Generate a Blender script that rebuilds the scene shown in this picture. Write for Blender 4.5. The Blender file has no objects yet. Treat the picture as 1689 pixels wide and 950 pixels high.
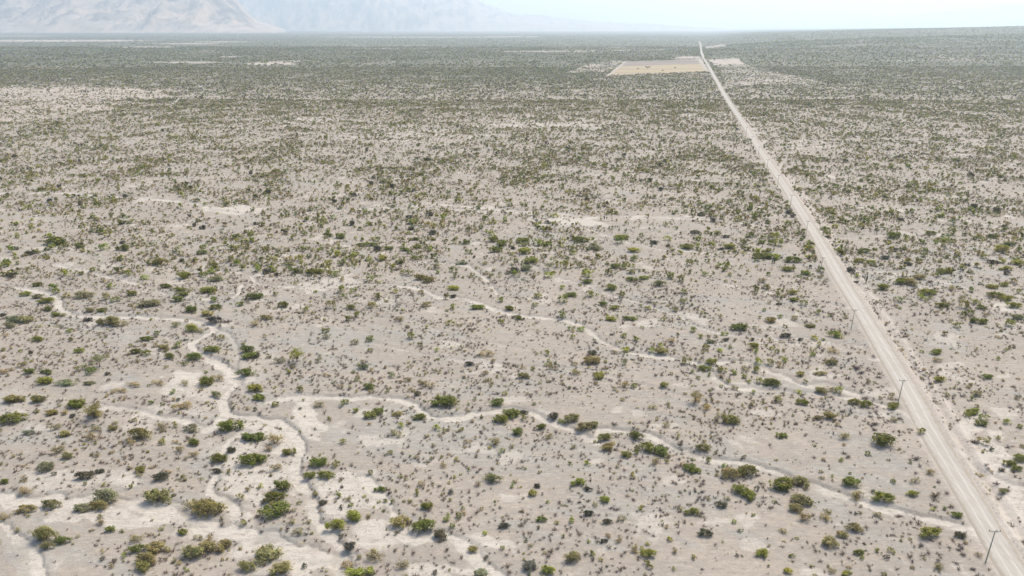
import bpy, math, random
import numpy as np
R = math.radians
rng = np.random.default_rng(7); random.seed(7)
sc = bpy.context.scene
COL = sc.collection
# ------------------------------------------------------------ camera, sky, sun, exposure
H = 120.0                      # a drone 120 m up
PITCH = R(20.9); FPX = 1126.0  # photo is 1689 px wide
cam = bpy.data.objects.new('camera', bpy.data.cameras.new('camera')); COL.objects.link(cam)
cam.location = (0, 0, H); cam.rotation_euler = (R(90) - PITCH, 0, 0)
cam.data.sensor_width = 36; cam.data.lens = 36 * FPX / 1689
cam.data.clip_start = 1; cam.data.clip_end = 200000
sc.camera = cam
SUN_EL, SUN_AZ = 55, 42        # azimuth clockwise from +Y (straight ahead)
w = bpy.data.worlds.new('World'); sc.world = w; w.use_nodes = True
nt = w.node_tree; bg = nt.nodes['Background']
sky = nt.nodes.new('ShaderNodeTexSky'); sky.sky_type = 'NISHITA'; sky.sun_disc = False
sky.sun_elevation = R(SUN_EL); sky.sun_rotation = R(SUN_AZ); sky.air_density = 1.0; sky.dust_density = 5; sky.altitude = 900
nt.links.new(sky.outputs[0], bg.inputs[0]); bg.inputs[1].default_value = 0.15
sl = bpy.data.lights.new('sun', 'SUN'); sl.energy = 3.2; sl.angle = R(19); sl.color = (1, .92, .80)
so = bpy.data.objects.new('sun', sl); COL.objects.link(so)
so.rotation_euler = (R(90 - SUN_EL), 0, R(180 - SUN_AZ))
sc.view_settings.view_transform = 'Standard'; sc.view_settings.look = 'None'
sc.view_settings.exposure = 0.83; sc.view_settings.gamma = 1
sc.cycles.max_bounces = 4; sc.cycles.diffuse_bounces = 2; sc.cycles.volume_bounces = 1
sc.cycles.transparent_max_bounces = 8

# ------------------------------------------------------------ helpers
CP, SP = math.cos(PITCH), math.sin(PITCH)
def at(u, v, z=0.0):
    """a photo pixel's sight line met with the level z"""
    a = u - 844.5; b = v - 475.0
    dy = FPX * CP - b * SP; dz = -(FPX * SP + b * CP)
    t = (H - z) / -dz
    return a * t, dy * t
def pix(x, y, z=0.0):
    zz = z - H
    f = y * CP - zz * SP; d = -(y * SP) - zz * CP
    f = np.maximum(f, 1e-3)
    return 844.5 + FPX * x / f, 475 + FPX * d / f, f
def smooth(a, b, x):
    t = np.clip((x - a) / (b - a), 0, 1); return t * t * (3 - 2 * t)
def _h(ix, iy, s):
    n = (ix.astype(np.int64) * 374761393 + iy.astype(np.int64) * 668265263 + s * 974711) & 0xffffffff
    n = ((n ^ (n >> 13)) * 1274126177) & 0xffffffff
    return ((n ^ (n >> 16)) & 0xffffff) / float(0xffffff)
def vnoise(x, y, s=0):
    ix = np.floor(x); iy = np.floor(y); fx = x - ix; fy = y - iy
    fx = fx * fx * (3 - 2 * fx); fy = fy * fy * (3 - 2 * fy)
    a = _h(ix, iy, s); b = _h(ix + 1, iy, s); c = _h(ix, iy + 1, s); d = _h(ix + 1, iy + 1, s)
    return (a * (1 - fx) + b * fx) * (1 - fy) + (c * (1 - fx) + d * fx) * fy
def fbm(x, y, o=4, s=0):
    r = 0; a = .5; t = 0
    for i in range(o):
        r = r + a * vnoise(x, y, s + i * 17); t += a; a *= .5
        x, y = x * 1.93 + y * .55 + 3.1, y * 1.93 - x * .55 + 7.7
    return r / t
def tag(o, label=None, cat=None, group=None, kind=None):
    if label: o['label'] = label
    if cat: o['category'] = cat
    if group: o['group'] = group
    if kind: o['kind'] = kind
    return o
def mesh_np(name, V, F, mats=(), midx=None, attrs=None, smoothf=False):
    """V (n,3), F (m,k) of equal-sized faces"""
    me = bpy.data.meshes.new(name); V = np.asarray(V, np.float32); F = np.asarray(F, np.int32); k = F.shape[1]
    me.vertices.add(len(V)); me.vertices.foreach_set('co', V.ravel())
    me.loops.add(F.size); me.loops.foreach_set('vertex_index', F.ravel())
    me.polygons.add(len(F)); me.polygons.foreach_set('loop_start', np.arange(0, F.size, k, dtype=np.int32))
    for m in mats: me.materials.append(m)
    if midx is not None: me.polygons.foreach_set('material_index', np.asarray(midx, np.int32))
    me.polygons.foreach_set('use_smooth', np.full(len(F), bool(smoothf)))
    for n, arr in (attrs or {}).items():
        a = me.attributes.new(n, 'FLOAT_COLOR', 'POINT')
        c = np.ones((len(V), 4), np.float32); c[:, :arr.shape[1]] = arr; a.data.foreach_set('color', c.ravel())
    me.update(calc_edges=True); return me
def link(name, me, parent=None, loc=None):
    o = bpy.data.objects.new(name, me); COL.objects.link(o)
    if parent: o.parent = parent
    if loc is not None: o.location = loc
    return o
class N:
    def __init__(s, name):
        s.m = bpy.data.materials.new(name); s.m.use_nodes = True; s.t = s.m.node_tree
        s.b = s.t.nodes['Principled BSDF']; s.b.inputs['Roughness'].default_value = .95
        s.b.inputs['Specular IOR Level'].default_value = .1
    def n(s, typ, **kw):
        x = s.t.nodes.new('ShaderNode' + typ)
        for k, v in kw.items(): setattr(x, k, v)
        return x
    def l(s, a, b): s.t.links.new(a, b)
    def val(s, sock, v):
        if hasattr(v, 'links'): s.l(v, sock)
        else: sock.default_value = v
    def mix(s, f, a, b, blend='MIX'):
        x = s.n('Mix', data_type='RGBA', blend_type=blend)
        s.val(x.inputs[0], f); s.val(x.inputs[6], a if hasattr(a, 'links') or not isinstance(a, tuple) else (*a, 1)[:4])
        s.val(x.inputs[7], b if hasattr(b, 'links') or not isinstance(b, tuple) else (*b, 1)[:4]); return x.outputs[2]
    def math(s, op, a, b=0.0, clamp=False):
        x = s.n('Math', operation=op, use_clamp=clamp); s.val(x.inputs[0], a); s.val(x.inputs[1], b); return x.outputs[0]
    def noise(s, vec, scale, det=3, rough=.55):
        x = s.n('TexNoise'); s.l(vec, x.inputs['Vector']); x.inputs['Scale'].default_value = scale
        x.inputs['Detail'].default_value = det; x.inputs['Roughness'].default_value = rough; return x.outputs[0]
    def ramp(s, f, a, b):
        x = s.n('MapRange', interpolation_type='SMOOTHSTEP'); s.l(f, x.inputs[0]); x.inputs[1].default_value = a; x.inputs[2].default_value = b; return x.outputs[0]
    def mapping(s, vec, rot=0, scale=(1, 1, 1)):
        x = s.n('Mapping'); s.l(vec, x.inputs[0]); x.inputs['Rotation'].default_value = (0, 0, rot); x.inputs['Scale'].default_value = scale; return x.outputs[0]

# ------------------------------------------------------------ water courses: polylines traced on the plain (photo pixels -> ground metres)
# name, width m, depth m, strength of pale sand, points
WASH = [
 ('a', 3.0, .55, 1.0, [(-60,462),(0,470),(38,475),(70,481),(95,492),(98,506),(117,519),(142,522),(190,524),(253,525),(300,528),(335,534),(354,544),(335,557),(316,569),(335,585),(363,598),(388,614),(395,629),(376,648),(366,664),(372,681),(392,686),(429,690),(461,697),(483,710),(496,729),(494,754),(488,776),(496,795),(512,820),(521,852),(537,874),(556,896),(564,918),(562,950),(556,1000)]),
 ('a2', 2.2, .4, .4, [(354,544),(376,552),(386,567),(392,582),(389,600),(388,614)]),
 ('a3', 5.5, .3, .95, [(340,585),(363,602),(380,616),(388,628)]),
 ('b', 3.0, .5, .95, [(440,664),(483,656),(530,655),(590,656),(641,656),(673,663),(698,678),(714,688),(752,689),(783,682),(824,675),(852,675),(881,680),(903,694),(944,707),(976,723),(985,715),(992,711),(1029,711),(1067,718),(1099,732),(1124,745),(1172,759),(1203,762),(1240,768),(1290,782),(1335,801),(1390,818),(1461,840),(1512,852),(1575,868),(1622,884)]),
 ('c', 2.2, .4, .9, [(690,432),(735,434),(767,437),(783,446),(802,459),(821,484)]),
 ('c2', 3.0, .4, .95, [(640,468),(698,477),(723,490),(761,491),(793,500),(824,513),(850,519),(900,524),(945,530),(976,547),(992,563),(1017,573),(1042,582),(1080,587),(1118,592),(1156,601),(1178,623),(1197,636),(1232,642),(1270,645),(1322,648),(1380,655),(1436,662),(1480,677),(1500,690)]),
 ('c3', 3.2, .4, .95, [(1156,601),(1187,597),(1213,595),(1244,601),(1270,614),(1297,623),(1328,636),(1363,633),(1392,645),(1436,658)]),
 ('d', 1.7, .35, .9, [(880,440),(909,456),(944,464),(979,473),(1010,487),(1055,498),(1086,509),(1124,522),(1143,535),(1175,546),(1213,552),(1270,557),(1297,558),(1341,557),(1385,566),(1423,571)]),
 ('e', 2.5, .4, .85, [(860,380),(897,383),(947,393),(998,394),(1042,400),(1093,412),(1156,415),(1206,426),(1270,437),(1316,446),(1366,453)]),
 ('e2', 3.0, .3, .7, [(1400,447),(1417,448),(1480,451),(1543,464),(1594,475),(1625,494),(1657,502),(1689,516),(1760,530)]),
 ('e3', 3.0, .3, .55, [(1417,470),(1460,476),(1499,475),(1540,474),(1575,472)]),
 ('f', 4.5, .4, .9, [(700,335),(790,343),(850,348),(920,352),(980,358),(1060,355),(1120,360),(1200,365),(1290,372)]),
 ('f2', 4.0, .4, .75, [(-60,316),(0,318),(120,320),(240,328),(330,338),(350,348),(440,352),(520,350),(600,345),(700,345),(790,347)]),
 ('f3', 3.0, .3, .7, [(870,360),(900,372),(960,376),(1000,388),(1042,400)]),
 ('g', 4.0, .3, .6, [(1360,396),(1430,390),(1540,385),(1620,400),(1689,410),(1780,420)]),
 ('h', 7.0, .35, .7, [(-60,815),(0,822),(60,830),(120,828),(177,824),(221,830),(284,846),(347,865),(430,890),(470,903),(520,915),(560,925)]),
 ('h2', 3.0, .35, .75, [(-20,845),(0,862),(25,884),(50,903),(63,925),(66,950),(66,1010)]),
 ('i', 2.6, .35, .9, [(150,668),(177,672),(221,675),(259,688),(303,694),(335,712),(347,707),(366,692)]),
 ('j', 2.8, .35, .9, [(400,716),(373,735),(354,786),(347,814),(376,827),(392,846)]),
 ('k', 3.5, .3, .9, [(600,790),(640,830),(665,880),(690,890),(745,884),(783,918),(830,960)]),
 ('l', 5, .4, .9, [(300,128),(318,136),(338,148),(325,154),(300,160),(285,172),(272,172)]),
 ('n', 2.5, .4, .9, [(1545,735),(1580,745),(1610,775),(1660,798),(1720,812)]),
 ('o', 2.2, .4, .6, [(0,452),(25,440),(70,436),(110,440),(160,452),(230,470),(290,490),(380,492),(400,470)]),
 ('p', 2.0, .3, .7, [(340,436),(338,446),(405,452),(430,470),(520,474),(640,468)]),
 ('q', 1.2, .25, .45, [(600,560),(700,585),(800,600),(960,610),(1010,622),(1080,640),(1160,665)]),
 ('r', 1.2, .25, .4, [(480,500),(580,520),(680,530),(740,552),(860,575)]),
]
PATCH = [ # pale bare sand blotches u, v, ru, rv, strength
 (430,770,95,90,.8),(330,720,70,50,.5),(560,820,75,55,1),(600,880,120,30,.8),(330,640,75,42,.6),(235,700,60,22,.6),(120,790,110,22,.6),(200,850,120,26,.8),
 (40,660,60,22,.5),(420,600,40,30,.5),(770,900,60,25,.8),(720,940,90,20,.7),(500,700,35,40,.9),(100,560,90,20,.25),(260,590,60,16,.4),(1635,760,38,50,.9),(1670,850,30,60,1),(1600,700,25,30,.7),(1450,650,40,14,.6),
 (560,465,40,10,.7),(515,474,30,8,.7),(440,458,30,9,.5),(700,500,40,9,.4),(970,455,50,10,.25),(395,345,60,8,.8),(330,880,60,16,.6),(470,930,60,25,.6),(1120,360,90,6,.5),(940,365,60,7,.8),(790,348,60,5,.6),
 (1220,640,50,10,.6),(1660,508,30,10,.7),(1500,440,50,10,.3),(1400,300,70,12,.4),(1450,345,70,10,.4),(1330,240,60,10,.4),(660,225,120,12,.5),(900,205,130,12,.55),(500,200,120,10,.5),(1150,190,60,12,.35),(1620,360,60,10,.3),(60,930,50,30,.5),(1655,470,40,9,.35)]
GREY = [ # grey gravel lag
 (700,720,150,50,.7),(900,760,200,45,.4),(760,640,120,20,.5),(1050,830,160,30,.5),(200,550,120,16,.5),(360,770,60,40,.7),(1530,460,120,26,.6),(1400,760,70,40,.4),(620,555,160,20,.5),(1000,580,90,18,.3),(1150,500,160,14,.4),(1290,640,100,14,.6),(650,678,40,12,.9),
 (380,560,30,20,.8),(180,520,70,8,.8),(30,900,40,40,.8),(300,830,80,16,.5),(1250,520,120,14,.3),(470,880,50,20,.8),(900,400,160,14,.4),(560,600,120,16,.5),(1560,420,120,12,.5),(350,495,90,10,.5),(60,720,70,18,.4),(1420,560,60,12,.3),(1620,650,70,30,.3)]
ROADPX = [(1685,965),(1669,940),(1638,888),(1605,832),(1563,762),(1530,706),(1502,652),(1466,592),(1440,548),(1416,508),(1385,458),(1355,405),(1322,350),(1290,300),(1256,250),(1225,202),(1200,165),(1183,135),(1170,112),(1160,95),(1156.5,84),(1156,77),(1154.5,71.5),(1152.8,69)]
def world_line(p): return np.array([at(*q) for q in p])
def catmull(P, n=5):
    P = np.asarray(P, float); Q = np.vstack([2 * P[0] - P[1], P, 2 * P[-1] - P[-2]]); out = []
    for i in range(1, len(Q) - 2):
        for t in np.arange(n) / n:
            out.append(.5 * ((2 * Q[i]) + (Q[i + 1] - Q[i - 1]) * t + (2 * Q[i - 1] - 5 * Q[i] + 4 * Q[i + 1] - Q[i + 2]) * t * t + (3 * Q[i] - Q[i - 1] - 3 * Q[i + 1] + Q[i + 2]) * t ** 3))
    out.append(Q[-2]); return np.array(out)
WL = [(n, wd * .78, dp, st, catmull(world_line(p), 4)) for n, wd, dp, st, p in WASH]
_r = world_line(ROADPX)
_e = (_r[0] - _r[3]) / np.linalg.norm(_r[0] - _r[3])
_r = np.vstack([[_r[0] + _e * k for k in (90, 65, 45, 28, 16, 7)], _r])
ROAD = catmull(_r, 4)
def dist_line(X, Y, L, maxd):
    """distance and side to a polyline, only where within maxd of its box"""
    D = np.full(X.shape, 1e6); S = np.zeros(X.shape)
    m = (X > L[:, 0].min() - maxd) & (X < L[:, 0].max() + maxd) & (Y > L[:, 1].min() - maxd) & (Y < L[:, 1].max() + maxd)
    idx = np.nonzero(m)[0]
    if not len(idx): return D, S
    x = X[idx]; y = Y[idx]; d = np.full(x.shape, 1e6); s = np.zeros(x.shape)
    for a, b in zip(L[:-1], L[1:]):
        e = b - a; ll = e @ e
        if ll < 1e-9: continue
        k = np.nonzero((x > min(a[0], b[0]) - maxd) & (x < max(a[0], b[0]) + maxd) & (y > min(a[1], b[1]) - maxd) & (y < max(a[1], b[1]) + maxd))[0]
        if not len(k): continue
        px = x[k] - a[0]; py = y[k] - a[1]; t = np.clip((px * e[0] + py * e[1]) / ll, 0, 1)
        dd = np.hypot(px - t * e[0], py - t * e[1]); cr = e[0] * py - e[1] * px
        q = dd < d[k]; d[k[q]] = dd[q]; s[k[q]] = np.sign(cr[q])
    D[idx] = d; S[idx] = s; return D, S
FLOW = math.atan2(-127, 227)
cf, sf = math.cos(FLOW), math.sin(FLOW)
def flowxy(X, Y): return X * cf + Y * sf, -X * sf + Y * cf
def base_h(X, Y):
    a, b = flowxy(X, Y)
    h = 1.6 * (fbm(a / 90, b / 45, 3, 3) - .5) * smooth(60, 200, np.hypot(X, Y)) + .35 * (fbm(a / 14, b / 6, 3, 9) - .5)
    Yp = np.maximum(Y, 1); s = X / Yp
    h = h + smooth(1800, 7000, Y) * np.interp(s, [.27, .34, .5, .7, .95], [0, 45, 92, 130, 160])
    h = h + 60 * smooth(9000, 21000, Y) * smooth(-.1, -.5, s)
    return h
def surface(X, Y):
    """height, wash sand mask, grey mask, road distance and side at ground points (flat arrays)"""
    X = np.asarray(X, float).ravel(); Y = np.asarray(Y, float).ravel()
    h = base_h(X, Y)
    sand = np.zeros(X.shape); chan = np.zeros(X.shape); rim = np.zeros(X.shape); wd_id = np.full(X.shape, -1)
    wob = (fbm(X / 5, Y / 5, 3, 21) - .5) * 2; wob2 = (fbm(X / 1.6, Y / 1.6, 2, 22) - .5) * 2
    nzr = fbm(X / 8, Y / 8, 3, 24)
    for i, (n, wd, dp, st, L) in enumerate(WL):
        D, S = dist_line(X, Y, L, wd * 4 + 6)
        m = D < wd * 4 + 6
        if not m.any(): continue
        d = np.maximum(D[m] + wob[m] * wd * .62 + wob2[m] * .5, 0); half = wd * .5
        bed = 1 - smooth(half * .75, half * 1.25 + .25, d)
        steep = np.where(S[m] > 0, 1 - smooth(half, half + .7, d), 1 - smooth(half, half + 2.2, d))
        h[m] -= dp * steep
        h[m] += .12 * dp * (smooth(half, half + 1, d) - smooth(half + 1, half + 3, d))
        halo = .45 * (1 - smooth(half, half * 2.4 + 2, d + wob[m] * 2))
        stv = st * np.clip(-.05 + 1.9 * nzr[m], .15, 1) * (1 - .4 * smooth(-30, 110, X[m])); c = stv * np.maximum(bed, halo * np.clip(.6 + wob2[m], 0, 1))
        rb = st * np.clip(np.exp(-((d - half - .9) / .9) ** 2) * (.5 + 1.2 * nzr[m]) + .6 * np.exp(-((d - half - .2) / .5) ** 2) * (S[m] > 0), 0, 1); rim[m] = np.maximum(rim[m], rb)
        better = c > sand[m]; sand[m] = np.maximum(sand[m], c)
        cb = bed > chan[m]; t = wd_id[m]; t[cb & (bed > .5)] = i; wd_id[m] = t; chan[m] = np.maximum(chan[m], bed * np.clip(stv * 1.4, .36, 1))
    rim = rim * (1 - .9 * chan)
    U, V, _ = pix(X, np.maximum(Y, 5)); grey = np.zeros(X.shape); nn = fbm(*[c / k for c, k in zip(flowxy(X, Y), (16, 5))], 4, 31); nn2 = fbm(X / 7, Y / 7, 4, 35)
    for u, v, ru, rv, st in PATCH:
        r = ((U - u) / ru) ** 2 + ((V - v) / rv) ** 2
        m = r < 3; k = st * smooth(.50, .72, (1 - r[m]) * .3 + .62 * nn[m] + .45 * nn2[m]); sand[m] = np.maximum(sand[m], k * .8)
    for u, v, ru, rv, st in GREY:
        r = ((U - u) / ru) ** 2 + ((V - v) / rv) ** 2
        m = r < 3; k = st * smooth(.35, .7, (1 - r[m]) * .4 + .6 * nn2[m] + .3 * nn[m]); grey[m] = np.maximum(grey[m], k)
    grey = np.clip(grey + .55 * smooth(.52, .68, nn) * (Y < 900), 0, 1)
    sand = np.clip(sand + .5 * smooth(.63, .75, fbm(X / 12, Y / 9, 4, 77)), 0, 1)
    D, S = dist_line(X, Y, ROAD, 40)
    f = smooth(3.4, 9, D); mr = D < 9
    flat = 1.6 * 0
    h = np.where(mr, h * f + (1 - f) * road_h(X, Y), h)
    # ditch and spoil bank along the road's right side, low shoulder on its left
    nearr = smooth(900, 500, Y)
    side = (S < 0) & (D < 14)
    h = h + np.where(side, 1.4 * .35 * np.exp(-((D - 5.0) / .7) ** 2) - .6 * np.exp(-((D - 7.2) / .8) ** 2) + .4 * np.exp(-((D - 9.6) / .7) ** 2), 0) * nearr
    h = h + np.where((S > 0) & (D < 9), .15 * np.exp(-((D - 4.6) / .6) ** 2), 0) * nearr
    rs = np.where(S < 0, 1 - smooth(10.5 + 2 * wob, 12.5 + 2 * wob, D), (1 - smooth(4.5 + wob, 6.5 + wob, D)) * .5)
    return dict(h=h, sand=sand, chan=chan, rim=rim, grey=grey, D=D, S=S, rs=rs * smooth(1400, 700, Y), U=U, V=V, wid=wd_id)
def road_h(X, Y):
    """smooth long-wave level that the road follows"""
    Yp = np.maximum(Y, 1); s = X / Yp
    return .5 * np.sin(Y / 160.) * .6 + smooth(1800, 7000, Y) * np.interp(s, [.27, .34, .5, .7, .95], [0, 45, 92, 130, 160])
def inpoly(U, V, P):
    ins = np.zeros(U.shape, bool); n = len(P)
    for i in range(n):
        x1, y1 = P[i]; x2, y2 = P[(i + 1) % n]
        c = ((y1 > V) != (y2 > V)) & (U < (x2 - x1) * (V - y1) / ((y2 - y1) if y2 != y1 else 1e-9) + x1); ins ^= c
    return ins
FIELD = [(1004,124.5),(1032,101.5),(1152,98),(1164,118)]
PLOUGH = [(1032,101.5),(1152,98),(1157,106),(1110,106.5),(1024,109.5)]
CLEAR = [[(932,120),(985,103),(1030,101),(1004,119)],[(1170,99),(1216,97),(1228,107),(1178,108)],[(1182,108),(1228,107),(1360,137),(1200,142)],[(1107,97),(1112,93.5),(1155,93),(1157,97)],
         [(1163,76.5),(1196,76),(1198,79.5),(1166,80)],[(1002,125),(1165,119),(1180,128),(960,132)],[(999,126),(1005,126),(1034,101),(1030,101)],[(1151,98),(1157,98),(1171,119),(1164,119)]]
# ------------------------------------------------------------ the ground sheet
rowsY = [-2500, -800, -200, 0, 40, 70, 90]
y = 100.0
while y < 42000:
    rowsY.append(y)
    y *= 1 + max(.0024, min(.03, .0026 + (y / 5.0e5)))
    if y < 500: y = rowsY[-1] * (1 + .0022 * (1 + rowsY[-1] / 260))
rowsY = np.array(rowsY); NC = 900
svals = np.linspace(-1, 1, NC)
halfw = np.where(rowsY > 0, 45 + 1.0 * rowsY, 45 + .6 * np.abs(rowsY))
GX = (svals[None, :] * halfw[:, None]); GY = np.repeat(rowsY[:, None], NC, 1)
S_ = surface(GX.ravel(), GY.ravel())
X, Y = GX.ravel(), GY.ravel()
veg = np.zeros(X.shape)
U, V = S_['U'], S_['V']
lf = fbm(X / 420, Y / 900, 4, 51); lf2 = fbm(X / 120, Y / 260, 4, 53)
veg = smooth(900, 2600, Y) * np.clip(.72 + 1.1 * (lf - .5) + .7 * (lf2 - .5), 0, 1) + .25 * smooth(500, 900, Y)
veg = np.maximum(veg, smooth(5200, 9000, Y) * (.86 + .25 * (lf2 - .5)))
special = np.zeros((len(X), 3), np.float32)   # straw field, ploughed, cleared
far = (Y > 800)
jit = (lf2 - .5) * 3
fi = inpoly(U, V, FIELD); special[:, 0] = fi
special[:, 1] = inpoly(U, V, PLOUGH)
nz = fbm(X / 30, Y / 90, 4, 57)
for i, P in enumerate(CLEAR):
    m = inpoly(U + (nz - .5) * (14 if i < 6 else 1), V + (nz - .5) * (5 if i < 6 else .3), P)
    if i == 5: q = m * .35 * smooth(.35, .6, nz)
    elif i > 5: q = m * .8; special[:, 0] *= 1 - m; special[:, 1] *= 1 - m
    else: q = m * (.75 if i == 0 else .4 if i == 2 else .95) * smooth(.3, .62, nz + (.15 if i in (1, 3) else 0))
    special[:, 2] = np.maximum(special[:, 2], q)
# tan cleared slope on the far left, pale strips and salt flats near the horizon
m = inpoly(U + (nz - .5) * 60, V + (nz - .5) * 12, [(-300,142),(120,141),(300,146),(250,165),(190,180),(60,200),(-300,206)])
special[:, 2] = np.maximum(special[:, 2], m * .75 * smooth(.25, .55, fbm(X / 25, Y / 14, 4, 61)))
STRIPS = [(60,67.3,190,1.6,.9),(190,67,60,1.2,.6),(240,77.5,60,.9,.7),(310,72,60,.9,.7),(370,69,50,.8,.8),(380,94,16,1.2,.8),(445,105,45,2.6,.9),(300,103,70,1.5,.6),(80,112,80,3,.35),(700,61.2,190,.8,.6),(840,60.6,60,.6,.9),
          (1000,82.6,130,1.2,.5),(900,85,90,.9,.7),(480,101,60,1.2,.5),(1150,49.5,60,.5,.9),(30,60,60,1,.5),(320,50,130,1.5,.8),(1330,64,80,.5,.4),(1400,84,60,.6,.4),(560,74,50,.6,.4),(620,80,80,.8,.25),(1480,103,50,.7,.4)]
for u, v, ru, rv, st in STRIPS:
    r = ((U - u) / ru) ** 2 + ((V - v) / rv) ** 2
    special[:, 2] = np.maximum(special[:, 2], st * smooth(1.2, .5, r + (nz - .5) * 1.2))
openness = np.clip(1 - special.max(1), 0, 1); openness[fi] = 0
veg = np.clip(veg * openness, 0, 1)
masks = np.stack([S_['sand'] * (1 - .8 * smooth(1000, 2500, Y)) , S_['grey'], veg], 1).astype(np.float32)
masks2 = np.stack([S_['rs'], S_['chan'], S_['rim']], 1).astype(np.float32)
Vg = np.stack([X, Y, S_['h']], 1)
nr = len(rowsY)
I = np.arange(nr * NC).reshape(nr, NC)
F = np.stack([I[:-1, :-1], I[:-1, 1:], I[1:, 1:], I[1:, :-1]], -1).reshape(-1, 4)
# --- soil material
g = N('desert_soil')
geo = g.n('NewGeometry'); pos = geo.outputs['Position']
A = g.n('Attribute', attribute_name='soil'); A2 = g.n('Attribute', attribute_name='disturbed'); A3 = g.n('Attribute', attribute_name='land')
sp = g.n('SeparateColor'); g.l(A.outputs['Color'], sp.inputs[0]); sp2 = g.n('SeparateColor'); g.l(A2.outputs['Color'], sp2.inputs[0]); sp3 = g.n('SeparateColor'); g.l(A3.outputs['Color'], sp3.inputs[0])
fl = g.mapping(pos, -FLOW, (.35, 1.3, 1))
n_big = g.noise(pos, .025, 4); n_mid = g.noise(fl, .22, 5, .6); n_fine = g.noise(pos, 1.7, 5, .7); n_med = g.noise(g.mapping(pos, -FLOW, (.6, 1.2, 1)), .75, 7, .72); n_str = g.noise(g.mapping(pos, -FLOW + .12, (.12, 1.4, 1)), .5, 4, .65)
tan = g.mix(g.ramp(n_mid, .35, .68), (.278, .238, .192), (.246, .222, .187))
tan = g.mix(g.ramp(n_big, .4, .65), tan, (.295, .254, .206))
gry = g.mix(g.ramp(n_str, .35, .65), (.245, .231, .200), (.285, .266, .228))
gm = g.math('ADD', sp.outputs[1], g.math('MULTIPLY', g.math('ADD', g.math('SUBTRACT', n_mid, .5), g.math('SUBTRACT', n_med, .5)), 1.1), True)
soil = g.mix(g.ramp(gm, .25, .62), tan, gry)
snd = g.mix(g.ramp(n_str, .35, .7), (.43, .388, .328), (.36, .325, .275))
sm = g.math('ADD', sp.outputs[0], g.math('MULTIPLY', g.math('SUBTRACT', n_med, .5), 1.25), True)
smf = g.math('MULTIPLY', g.ramp(sm, .30, .60), 1.0)
soil = g.mix(smf, soil, snd)
n_m2 = g.noise(g.mapping(pos, -FLOW, (.7, 1.3, 1)), .22, 8, .75)
soil = g.mix(g.math('MULTIPLY', g.ramp(n_med, .5, .64), .5), soil, (.215, .19, .165)); soil = g.mix(g.math('MULTIPLY', g.ramp(n_med, .48, .36), .4), soil, (.40, .355, .295))
soil = g.mix(g.math('MULTIPLY', g.ramp(n_m2, .52, .66), .45), soil, (.24, .215, .19)); soil = g.mix(g.math('MULTIPLY', g.ramp(n_m2, .46, .34), .4), soil, (.385, .34, .28))
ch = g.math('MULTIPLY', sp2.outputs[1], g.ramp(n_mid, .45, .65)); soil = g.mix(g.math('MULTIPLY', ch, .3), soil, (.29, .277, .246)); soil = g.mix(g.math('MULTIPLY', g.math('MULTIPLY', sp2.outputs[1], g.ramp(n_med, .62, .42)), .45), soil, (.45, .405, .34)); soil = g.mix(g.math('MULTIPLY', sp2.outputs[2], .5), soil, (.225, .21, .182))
rsm = g.math('MULTIPLY', sp2.outputs[0], g.ramp(n_fine, .3, .6)); soil = g.mix(g.math('MULTIPLY', rsm, .8), soil, (.42, .37, .315))
# pebbles and litter
peb = g.noise(pos, 3.4, 3, .8); soil = g.mix(g.math('MULTIPLY', g.ramp(peb, .55, .66), .75), soil, (.17, .145, .13))
soil = g.mix(g.math('MULTIPLY', g.ramp(g.noise(pos, .9, 4, .7), .55, .68), .45), soil, (.22, .19, .165))
# far land: scrub cover too dense to see the soil through, straw fields, ploughed strip, cleared ground
farn = g.noise(g.mapping(pos, 0, (1, .45, 1)), .035, 6, .7); farn2 = g.noise(pos, .004, 4, .6)
cov = g.mix(g.ramp(farn, .38, .62), (.09, .092, .06), (.16, .15, .11)); cov = g.mix(g.math('MULTIPLY', g.ramp(farn2, .45, .7), .5), cov, (.10, .11, .075))
vf = g.math('ADD', sp.outputs[2], g.math('MULTIPLY', g.math('SUBTRACT', g.noise(pos, .05, 5, .7), .5), 1.0), True)
soil = g.mix(g.math('MULTIPLY', g.ramp(vf, .2, .85), g.ramp(sp.outputs[2], .02, .25)), soil, cov)
rowsn = g.noise(g.mapping(pos, -.03, (.03, 1, 1)), .016, 5, .7); 
soil = g.mix(sp3.outputs[0], soil, g.mix(g.ramp(rowsn, .4, .6), (.335, .27, .165), (.26, .215, .15)))
soil = g.mix(sp3.outputs[1], soil, g.mix(g.ramp(rowsn, .3, .6), (.18, .155, .135), (.23, .195, .16)))
soil = g.mix(sp3.outputs[2], soil, g.mix(g.ramp(farn, .4, .65), (.38, .32, .27), (.27, .24, .19)))
g.l(soil, g.b.inputs['Base Color'])
bmp = g.n('Bump'); bmp.inputs['Strength'].default_value = .55; bmp.inputs['Distance'].default_value = .25
g.l(g.math('ADD', n_fine, g.math('MULTIPLY', n_str, 1.5)), bmp.inputs['Height']); g.l(bmp.outputs[0], g.b.inputs['Normal'])
SOIL = g.m
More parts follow.
